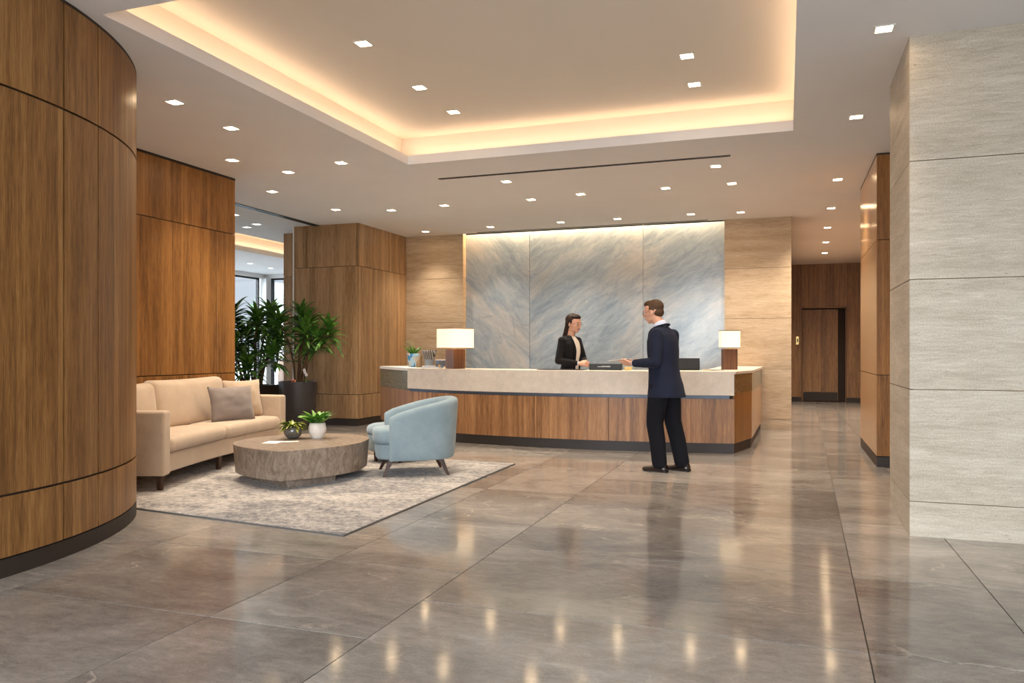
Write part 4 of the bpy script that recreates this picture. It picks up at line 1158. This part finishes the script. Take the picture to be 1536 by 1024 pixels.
def torso(bm, L, n=28):
    """L: (z, x centre, half depth, half width); open rings capped flat"""
    L = sorted(L)
    fine = []
    for a, b in zip(L, L[1:]):
        for s in range(4):
            t = s/4; t2 = t*t*(3-2*t)*.5+t*.5
            fine.append(tuple(a[i]+(b[i]-a[i])*(t if i == 0 else t2) for i in range(4)))
    fine.append(L[-1]); rings = []
    for z, cx, rx, ry in fine:
        ring = []
        for i in range(n):
            a = 2*PI*i/n; c, s = math.cos(a), math.sin(a)
            ring.append(bm.verts.new((cx+rx*math.copysign(abs(c)**.85, c), ry*math.copysign(abs(s)**.85, s), z)))
        rings.append(ring)
    for r0, r1 in zip(rings, rings[1:]):
        for k in range(n): bm.faces.new((r0[k], r0[(k+1) % n], r1[(k+1) % n], r1[k]))
    bm.faces.new(rings[0][::-1]); bm.faces.new(rings[-1])

def shoe(parent, x, y, yaw, heel=0.02, L=.29):
    Mx = Matrix.Translation((x, y, 0)) @ Matrix.Rotation(yaw, 4, 'Z')
    bm = bmesh.new()
    prof = [(-.09, .034, .075), (-.05, .039, .085), (0, .040, .075), (.06, .045, .055), (.12, .049, .042), (.165, .040, .034), (.19, .022, .024)]
    rings = []
    for px, w, h in prof:
        px *= L/.29
        ring = [bm.verts.new(Mx @ Vector((px, w*math.cos(a), .012+max(-.2, math.sin(a))*h*(1 if math.sin(a) > 0 else .05)))) for a in [2*PI*i/16 for i in range(16)]]
        rings.append(ring)
    for r0, r1 in zip(rings, rings[1:]):
        for k in range(16): bm.faces.new((r0[k], r0[(k+1) % 16], r1[(k+1) % 16], r1[k]))
    bm.faces.new(rings[0][::-1]); bm.faces.new(rings[-1])
    o = obj('shoe', bm, M['shoe'], parent, smooth=True)
    bm = bmesh.new(); P = [(-.095, -.03), (-.06, -.038), (0, -.036), (.1, -.049), (.17, -.036), (.197, 0), (.17, .036), (.1, .049), (0, .036), (-.06, .038), (-.095, .03)]
    prism(bm, [tuple((Mx @ Vector((a*L/.29, b, 0)))[:2]) for a, b in P], 0, .013)
    box(bm, -.095, -.035, -.034, .034, 0, heel, Mx); obj('sole', bm, M['black'], o)
    return o

# ---- the man: navy jacket, seen from behind his left side, papers in his left hand
def man():
    body_bm = bmesh.new()
    hc = Vector((.125, .0, 1.722)); k = 1.06
    T = head(body_bm, hc, k, R(6), R(10))
    limb(body_bm, [(.02, 0, 1.50), (.055, 0, 1.60), (.10, 0, 1.67)], [(.062, .062), (.058, .06), (.056, .06)])
    torso(body_bm, [(.88, -.02, .09, .15), (1.1, 0, .09, .13), (1.35, 0, .10, .16), (1.5, .0, .07, .14), (1.54, .0, .05, .08)])
    Ls, Le, Lw = (-.01, .205, 1.475), (-.035, .262, 1.175), (.25, .215, 1.165)
    Rs, Re, Rw = (-.01, -.205, 1.475), (.02, -.265, 1.19), (.28, -.13, 1.16)
    for s_, e_, w_ in ((Ls, Le, Lw), (Rs, Re, Rw)):
        limb(body_bm, [s_, e_], [(.045, .045), (.036, .036)]); limb(body_bm, [e_, w_], [(.036, .036), (.025, .023)])
    hand(body_bm, Vector(Lw)+Vector((.02, 0, 0)), (1, -.06, -.02), (0, -.55, .85), (0, .85, .5), .28, 1.05, .8)
    hand(body_bm, Vector(Rw)+Vector((.02, 0, 0)), (1, .25, .0), (0, .5, .85), (0, -.85, .5), .35, 1.05, .8)
    LL = [(0, .1, .93), (.055, .105, .52), (.0, .11, .1)]
    RL = [(-.02, -.1, .93), (-.06, -.105, .53), (-.16, -.11, .11)]
    for P in (LL, RL):
        limb(body_bm, P[:2], [(.07, .07), (.048, .048)]); limb(body_bm, P[1:], [(.05, .05), (.034, .034)])
    body = fused('person', body_bm, .0048, [M['skin']], None, 5)
    tag(body, 'man in navy suit jacket seen from behind, holding papers at the desk', 'person')
    # trousers
    bm = bmesh.new()
    torso(bm, [(.84, -.005, .105, .15), (.92, -.015, .125, .17), (1.0, -.01, .115, .16), (1.06, 0, .10, .15)])
    for P, fwd in ((LL, 1), (RL, 0)):
        hp, kn, an = [Vector(p) for p in P]
        limb(bm, [hp, hp.lerp(kn, .5), kn], [(.1, .118), (.094, .112), (.08, .094)])
        limb(bm, [kn, kn.lerp(an, .45)+Vector((-.008, 0, 0)), Vector((an.x-.005, an.y, .085))], [(.08, .094), (.075, .09), (.064, .084)])
    me = fused('trousers', bm, .009, [M['trousers']], body, 5)
    for P, yw in ((LL, .0), (RL, -.1)): shoe(body, P[2][0]+.0, P[2][1], yw, .024)
    # jacket
    bm = bmesh.new()
    torso(bm, [(.80, -.035, .195, .215), (.9, -.03, .18, .205), (1.05, -.01, .158, .185), (1.15, .0, .152, .18), (1.3, .006, .158, .195), (1.40, .01, .15, .207), (1.47, .012, .128, .2), (1.52, .018, .1, .155), (1.565, .03, .072, .095)])
    for s_, e_, w_ in ((Ls, Le, Lw), (Rs, Re, Rw)):
        s_, e_, w_ = Vector(s_), Vector(e_), Vector(w_)
        limb(bm, [s_, s_.lerp(e_, .5), e_], [(.068, .075), (.062, .068), (.056, .058)])
        limb(bm, [e_, e_.lerp(w_, .5), w_+(w_-e_).normalized()*-.02], [(.056, .058), (.05, .052), (.042, .043)])
        ellipsoid(bm, s_+Vector((0, 0, .005)), (.068, .06, .06))
    j = fused('suit_jacket', bm, .008, [M['suit']], body, 7)
    bm = bmesh.new(); tube(bm, [((.02, 0, 1.545), .074, .082), ((.045, 0, 1.585), .067, .072), ((.056, 0, 1.608), .064, .067)], (0, 1, 0), 24, rounds=False); obj('shirt_collar', bm, M['shirt'], body, smooth=True)
    bm = bmesh.new()      # jacket collar roll round the neck
    P = [(.15, .04, 1.40), (.125, .07, 1.50), (.06, .09, 1.55), (-.022, .06, 1.578), (-.05, 0, 1.587), (-.022, -.06, 1.578), (.06, -.09, 1.55), (.125, -.07, 1.50), (.15, -.04, 1.40)]
    S = spline(P, 4); tube(bm, [(p, .012, .02) for p in S], (0, 0, 1), 10); obj('lapel', bm, M['suit'], j, smooth=True)
    for s_ in (Lw, Rw):
        bm = bmesh.new(); w = Vector(s_); tube(bm, [(w-Vector((.03, 0, 0)), .033, .034), (w+Vector((.012, 0, 0)), .033, .034)], n=16, rounds=False)
        obj('shirt_cuff', bm, M['shirt'], body, smooth=True)
    # hair: short, brown
    bm = bmesh.new()
    def e(x, y, z, a, b, c_, q=None):
        Mx = T @ Matrix.Translation((x*k, y*k, z*k))
        if q is not None: Mx = Mx @ q
        bmesh.ops.create_uvsphere(bm, u_segments=20, v_segments=14, radius=1, matrix=Mx @ Matrix.Diagonal((a*k, b*k, c_*k, 1)))
    e(-.028, 0, .052, .096, .079, .078); e(.02, 0, .092, .062, .066, .036); e(-.058, 0, -.012, .056, .066, .055)
    e(-.012, .066, .03, .032, .016, .035); e(-.012, -.066, .03, .032, .016, .035)
    h = fused('hair', bm, .006, [M['hairbrown']], body, 3)
    face_parts(T, k, body, True, 'hairbrown')
    body.location = (-1.26, 8.52, 0); body.rotation_euler.z = R(163)
    return body
mb = man()
bm = bmesh.new(); box(bm, -.11, .11, -.07, .07, 0, .004); box(bm, -.10, .12, -.06, .075, .005, .008, Matrix.Rotation(.12, 4, 'Z'))
pp = obj('paper_sheets', bm, M['paper']); tag(pp, 'white papers held in the hand of the man in the navy jacket', 'papers')
Tm = Matrix.Translation((-1.26, 8.52, 0)) @ Matrix.Rotation(R(163), 4, 'Z')
pp.location = Tm @ Vector((.43, .18, 1.198)); pp.rotation_euler = (0, R(7), R(163))

# ---- the receptionist
def woman():
    bb = bmesh.new(); hc = Vector((.06, 0, 1.645)); k = 1.1
    T = head(bb, hc, k, R(0), R(8), .95)
    limb(bb, [(.0, 0, 1.44), (.015, 0, 1.53), (.04, 0, 1.62)], [(.056, .056), (.052, .054), (.052, .055)])
    torso(bb, [(.86, -.01, .1, .15), (1.06, 0, .08, .115), (1.25, .01, .09, .12), (1.38, 0, .06, .11), (1.45, 0, .045, .06)])
    Rs, Re, Rw = (-.01, -.17, 1.41), (-.03, -.235, 1.13), (.205, -.085, 1.095)
    Ls, Le, Lw = (-.01, .17, 1.41), (.05, .235, 1.14), (.235, .04, 1.10)
    for s_, e_, w_ in ((Ls, Le, Lw), (Rs, Re, Rw)):
        limb(bb, [s_, e_], [(.038, .038), (.031, .031)]); limb(bb, [e_, w_], [(.031, .031), (.022, .02)])
    hand(bb, Vector(Rw)+Vector((.012, .006, 0)), (1, .38, -.12), (-.3, .9, -.2), (0, .1, 1), .45, .92, .8)
    hand(bb, Vector(Lw)+Vector((.006, -.006, 0)), (1, -.5, -.12), (-.3, -.9, -.3), (0, -.1, 1), .5, .92, .8)
    LL = [(0, .09, .92), (.01, .09, .5), (0, .09, .09)]; RL = [(0, -.09, .92), (.01, -.09, .5), (-.03, -.09, .09)]
    for P in (LL, RL): limb(bb, P[:2], [(.075, .075), (.047, .047)]); limb(bb, P[1:], [(.048, .048), (.032, .032)])
    body = fused('person', bb, .0046, [M['skin']], None, 5)
    tag(body, 'receptionist with long dark hair, glasses and black jacket behind the desk', 'person')
    bm = bmesh.new(); torso(bm, [(.82, 0, .12, .16), (.92, -.01, .13, .17), (1.0, 0, .11, .15)])
    for P in (LL, RL):
        hp, kn, an = [Vector(p) for p in P]
        limb(bm, [hp, kn], [(.095, .1), (.062, .066)]); limb(bm, [kn, Vector((an.x, an.y, .08))], [(.062, .066), (.052, .06)])
    fused('trousers', bm, .01, [M['blackjacket']], body, 5)
    for P in (LL, RL): shoe(body, P[2][0], P[2][1], 0, .03, .25)
    bm = bmesh.new()
    torso(bm, [(.9, -.01, .13, .175), (1.0, -.005, .118, .16), (1.1, 0, .105, .14), (1.25, .008, .125, .158), (1.36, .0, .118, .178), (1.42, -.006, .1, .155), (1.46, -.012, .075, .12), (1.485, -.015, .055, .075)])
    for s_, e_, w_ in ((Ls, Le, Lw), (Rs, Re, Rw)):
        s_, e_, w_ = Vector(s_), Vector(e_), Vector(w_)
        limb(bm, [s_, s_.lerp(e_, .5), e_], [(.055, .06), (.052, .055), (.048, .05)])
        limb(bm, [e_, e_.lerp(w_, .5), w_-(w_-e_).normalized()*.03], [(.048, .05), (.043, .045), (.036, .037)])
        ellipsoid(bm, s_+Vector((0, 0, .004)), (.062, .062, .052))
    j = fused('jacket', bm, .0075, [M['blackjacket']], body, 6)
    # cream blouse showing in the jacket opening
    bm = bmesh.new()
    rows = []
    for z, w, x in ((.98, .05, .128), (1.06, .05, .124), (1.15, .055, .13), (1.24, .062, .15), (1.31, .066, .146), (1.36, .068, .134), (1.41, .066, .112), (1.45, .055, .08), (1.48, .045, .056)):
        rows.append([bm.verts.new((x-.0-.018*(u/1.0)**2, w*u, z)) for u in (-1, -.6, -.2, .2, .6, 1)])
    for r0, r1 in zip(rows, rows[1:]):
        for q in range(5): bm.faces.new((r0[q], r0[q+1], r1[q+1], r1[q]))
    o = obj('blouse', bm, M['blouse'], body, smooth=True); so = o.modifiers.new('t', 'SOLIDIFY'); so.thickness = .012; so.offset = -1
    bm = bmesh.new()
    for sy in (-1, 1):
        S = spline([(.112, sy*.052, 1.0), (.124, sy*.056, 1.15), (.14, sy*.062, 1.27), (.115, sy*.075, 1.38), (.06, sy*.07, 1.45), (-.03, sy*.05, 1.475), (-.055, 0, 1.48)], 4)
        tube(bm, [(p, .011, .014) for p in S], (0, 1, 0), 8)
    obj('lapel', bm, M['blackjacket'], j, smooth=True)
    for s_ in (Rw, Lw):
        bm = bmesh.new(); w = Vector(s_); d = Vector((1, .3 if s_ is Rw else -.4, 0)).normalized(); tube(bm, [(w-d*.035, .03, .03), (w+d*.006, .029, .029)], n=14, rounds=False)
        obj('shirt_cuff', bm, M['shirt'], body, smooth=True)
    bm = bmesh.new()
    def e(x, y, z, a, b, c_, q=None):
        Mx = T @ Matrix.Translation((x*k, y*k, z*k))
        if q is not None: Mx = Mx @ q
        bmesh.ops.create_uvsphere(bm, u_segments=20, v_segments=14, radius=1, matrix=Mx @ Matrix.Diagonal((a*k, b*k, c_*k, 1)))
    e(-.03, 0, .05, .1, .083, .083); e(.018, 0, .088, .066, .07, .038); e(-.06, 0, -.01, .062, .072, .07); e(-.02, .07, .03, .042, .018, .045); e(-.02, -.07, .03, .042, .018, .045)
    P = [hc+Vector((-.07, -.01, .02)), hc+Vector((-.10, -.02, -.08)), hc+Vector((-.13, -.03, -.18)), hc+Vector((-.15, -.035, -.27)), hc+Vector((-.15, -.04, -.36))]
    S = spline(P, 4); tube(bm, [(p, .062-.03*i/len(S), .05-.02*i/len(S)) for i, p in enumerate(S)], (0, 1, 0), 14)
    fused('hair', bm, .006, [M['hairdark']], body, 3)
    face_parts(T, k, body, True)
    body.location = (-2.93, 10.84, 0); body.rotation_euler.z = R(-24); body.scale = (1.025, 1.025, 1.025)
    return body
wb = woman()

# ------------------------------------------------------------------ downlights
def mkspot(k, deg):
    s_ = spotd.copy(); s_.energy = SPOT_W*k; s_.spot_size = R(deg); return s_
def downlight(x, y, z, label, group, first=[None], size=.105, energy=None, lens='lens', spot=True, rz=0, data=None):
    key = lens
    if downlight.proto.get(key) is None:
        e = empty('downlight', (x, y, z), rz, label, 'ceiling light', group)
        bm = bmesh.new(); a, b = size/2, size/2+.014
        for q in ((-b, b, -b, -a), (-b, b, a, b), (-b, -a, -a, a), (a, b, -a, a)): box(bm, *q, -.005, .0)
        obj('trim_ring', bm, M['white'], e)
        bm = bmesh.new(); box(bm, -a, a, -a, a, -.003, -.001); obj('lens', bm, M[lens], e)
        downlight.proto[key] = e
    else:
        p = downlight.proto[key]; e = p.copy(); C.objects.link(e); e.location = (x, y, z); e['label'] = label; e['group'] = group
        for ch in list(p.children):
            if ch.type == 'LIGHT': continue
            c = ch.copy(); C.objects.link(c); c.parent = e
    if spot:
        lo = bpy.data.objects.new('downlight_beam', data or spotd); C.objects.link(lo); lo.parent = e; lo.location = (0, 0, -.02)
    return e
downlight.proto = {}
spotd = bpy.data.lights.new('beam', 'SPOT'); spotd.energy = SPOT_W; spotd.color = (1, .885, .735); spotd.spot_size = R(96); spotd.spot_blend = 1; spotd.shadow_soft_size = .05
hall_spot = mkspot(3.0, 125); narrow_spot = mkspot(.6, 50)
G1, G2, G3, G4, G5 = 'downlights inside the lit coffer', 'downlights along the left side of the lobby ceiling', 'downlights over the reception desk', 'downlights along the right aisle and corridor', 'downlights in the window lounge'
DL = [
 (-3.34, 5.73, 1, 'square downlight in the coffer, nearest of the three on its left side', G1), (-3.38, 6.87, 1, 'square downlight in the coffer, middle of the three on its left side', G1),
 (-3.38, 7.69, 1, 'square downlight in the coffer, farthest of the three on its left side', G1), (-.82, 6.91, 1, 'square downlight in the coffer, nearer of the two on its right side', G1),
 (-.84, 7.67, 1, 'square downlight in the coffer, farther of the two on its right side', G1),
 (-5.13, 5.53, 0, 'square downlight just beside the curved timber wall', G2), (-5.2, 6.36, 0, 'square downlight above the near arm of the sofa', G2),
 (-6.06, 7.43, 0, 'square downlight close to the timber wall above the sofa', G2), (-5.81, 8.16, 0, 'square downlight left of the coffer corner, left one of that pair', G2),
 (-4.94, 7.96, 0, 'square downlight nearest the left corner of the coffer', G2), (-6.73, 9.08, 0, 'square downlight beside the partition track at the lounge opening', G2),
 (-6.65, 10.57, 0, 'square downlight before the timber column, left one of two', G2), (-5.86, 10.91, 0, 'square downlight before the timber column, right one of two', G2),
 (-6.31, 13.07, 0, 'square downlight grazing the left travertine wall', G3), (-4.91, 10.82, 0, 'square downlight above the left end of the desk counter', G3),
 (-4.98, 12.96, 0, 'square downlight close to the marble wall, leftmost of its row', G3), (-3.45, 9.56, 0, 'square downlight just beyond the long air slot, at its left half', G3),
 (-3.52, 10.82, 0, 'square downlight over the desk, second from left in the middle row', G3), (-2.74, 10.68, 0, 'square downlight over the receptionist in the middle row', G3),
 (-3.66, 12.89, 0, 'square downlight close to the marble wall, second from left of its row', G3), (-2.67, 12.88, 0, 'square downlight close to the marble wall, third from left of its row', G3),
 (-1.55, 10.67, 0, 'square downlight above the black monitor in the middle row', G3), (-1.46, 12.84, 0, 'square downlight close to the marble wall, rightmost of its row', G3),
 (-.8, 9.6, 0, 'square downlight just beyond the right end of the long air slot', G3), (-.68, 10.66, 0, 'square downlight over the right desk corner', G3),
 (-.69, 12.92, 0, 'square downlight grazing the right travertine wall', G3),
 (.63, 5.89, 0, 'square downlight beside the top of the travertine pier', G4), (.62, 8.02, 0, 'square downlight between travertine pier and timber pier', G4),
 (.62, 10.87, 0, 'square downlight beside the timber pier', G4), (.65, 13.02, 0, 'square downlight at the corridor mouth', G4),
 (.69, 15.04, 0, 'square downlight in the corridor, nearest of the three inside', G4), (.75, 17.06, 0, 'square downlight in the corridor, middle of the three inside', G4),
 (.81, 18.91, 0, 'square downlight in the corridor, closest to the far door', G4)]
for x, y, up, lab, g_ in DL:
    downlight(x, y, CEIL+(.36 if up else 0), lab, g_, data=hall_spot if y > 13.0 and x > 0 else (narrow_spot if (x, y) == (.63, 5.89) else None))
for x, y, lab in ((-8.72, 11.33, 'lounge downlight beyond the partition track, right one of two'), (-9.1, 11.55, 'lounge downlight beyond the partition track, middle one'), (-8.46, 10.43, 'lounge downlight at the edge of the timber wall'),
                  (-12.81, 16.38, 'lounge downlight beyond the lit trough, left one'), (-13.01, 17.49, 'lounge downlight beyond the lit trough, farther one')):
    downlight(x, y, CEIL, lab, G5, size=.11, lens='lens2', spot=False)

# ------------------------------------------------------------------ cove and slot lighting
def area(name, loc, sx, sy, energy, col, rot=(0, 0, 0), spread=None):
    li = bpy.data.lights.new(name, 'AREA'); li.shape = 'RECTANGLE'; li.size = sx; li.size_y = sy; li.energy = energy; li.color = col
    if spread: li.spread = spread
    o = bpy.data.objects.new(name, li); C.objects.link(o); o.location = loc; o.rotation_euler = rot
    return o
WC = (1, .67, .42)
x0, x1, y0, y1 = CO; zc = CEIL+.125; per = COVE_W
area('cove_light', (x0-.07, (y0+y1)/2, zc), .03, y1-y0, per*(y1-y0), WC, (PI, 0, 0)); area('cove_light', (x1+.07, (y0+y1)/2, zc), .03, y1-y0, per*(y1-y0), WC, (PI, 0, 0))
area('cove_light', ((x0+x1)/2, y0-.07, zc), x1-x0, .03, per*(x1-x0), WC, (PI, 0, 0)); area('cove_light', ((x0+x1)/2, y1+.07, zc), x1-x0, .03, per*(x1-x0), WC, (PI, 0, 0))
x0, x1, y0, y1 = LC
area('cove_light', (x0-.06, (y0+y1)/2, zc), .03, y1-y0, per*(y1-y0), WC, (PI, 0, 0)); area('cove_light', (x1+.06, (y0+y1)/2, zc), .03, y1-y0, per*(y1-y0), WC, (PI, 0, 0))
area('cove_light', ((x0+x1)/2, y1+.06, zc), x1-x0, .03, per*(x1-x0), WC, (PI, 0, 0))
area('slot_light', (-3.385, 13.655, 3.72), 4.7, .04, SLOT_W, (1, .68, .38), (0, 0, 0))

# ------------------------------------------------------------------ daylight
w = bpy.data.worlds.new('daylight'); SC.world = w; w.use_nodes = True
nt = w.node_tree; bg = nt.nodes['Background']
# sky shaped to light the lobby: boosted towards -Y, dimmed behind the lounge windows
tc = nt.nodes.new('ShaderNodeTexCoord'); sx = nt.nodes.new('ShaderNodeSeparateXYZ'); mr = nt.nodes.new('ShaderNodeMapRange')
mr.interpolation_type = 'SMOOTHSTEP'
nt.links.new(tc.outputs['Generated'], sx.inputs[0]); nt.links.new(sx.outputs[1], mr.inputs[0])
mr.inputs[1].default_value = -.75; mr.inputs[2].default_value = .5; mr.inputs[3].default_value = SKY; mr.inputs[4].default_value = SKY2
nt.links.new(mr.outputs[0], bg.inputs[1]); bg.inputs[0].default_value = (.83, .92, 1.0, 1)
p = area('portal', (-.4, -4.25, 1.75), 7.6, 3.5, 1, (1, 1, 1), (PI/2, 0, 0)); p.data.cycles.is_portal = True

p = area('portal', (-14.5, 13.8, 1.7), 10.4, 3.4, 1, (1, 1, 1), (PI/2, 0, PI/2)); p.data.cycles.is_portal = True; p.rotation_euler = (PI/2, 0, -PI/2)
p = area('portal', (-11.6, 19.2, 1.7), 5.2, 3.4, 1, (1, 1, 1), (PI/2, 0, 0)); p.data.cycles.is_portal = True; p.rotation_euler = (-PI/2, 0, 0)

# ------------------------------------------------------------------ camera
cam = bpy.data.cameras.new('camera'); co = bpy.data.objects.new('camera', cam); C.objects.link(co)
cam.sensor_width = 36; cam.lens = 1168/1536*36; cam.shift_y = 14/1536
co.location = (0, 0, 1.3); co.rotation_euler = (PI/2, 0, math.atan2(412, 1168))
SC.camera = co
SC.view_settings.view_transform = 'Standard'; SC.view_settings.look = 'None'; SC.view_settings.exposure = EXPO
SC.view_settings.gamma = 1; SC.view_settings.use_curve_mapping = False
SC.cycles.max_bounces = 8; SC.cycles.diffuse_bounces = 5; SC.cycles.caustics_reflective = False; SC.cycles.caustics_refractive = False
SC.cycles.sample_clamp_indirect = 4
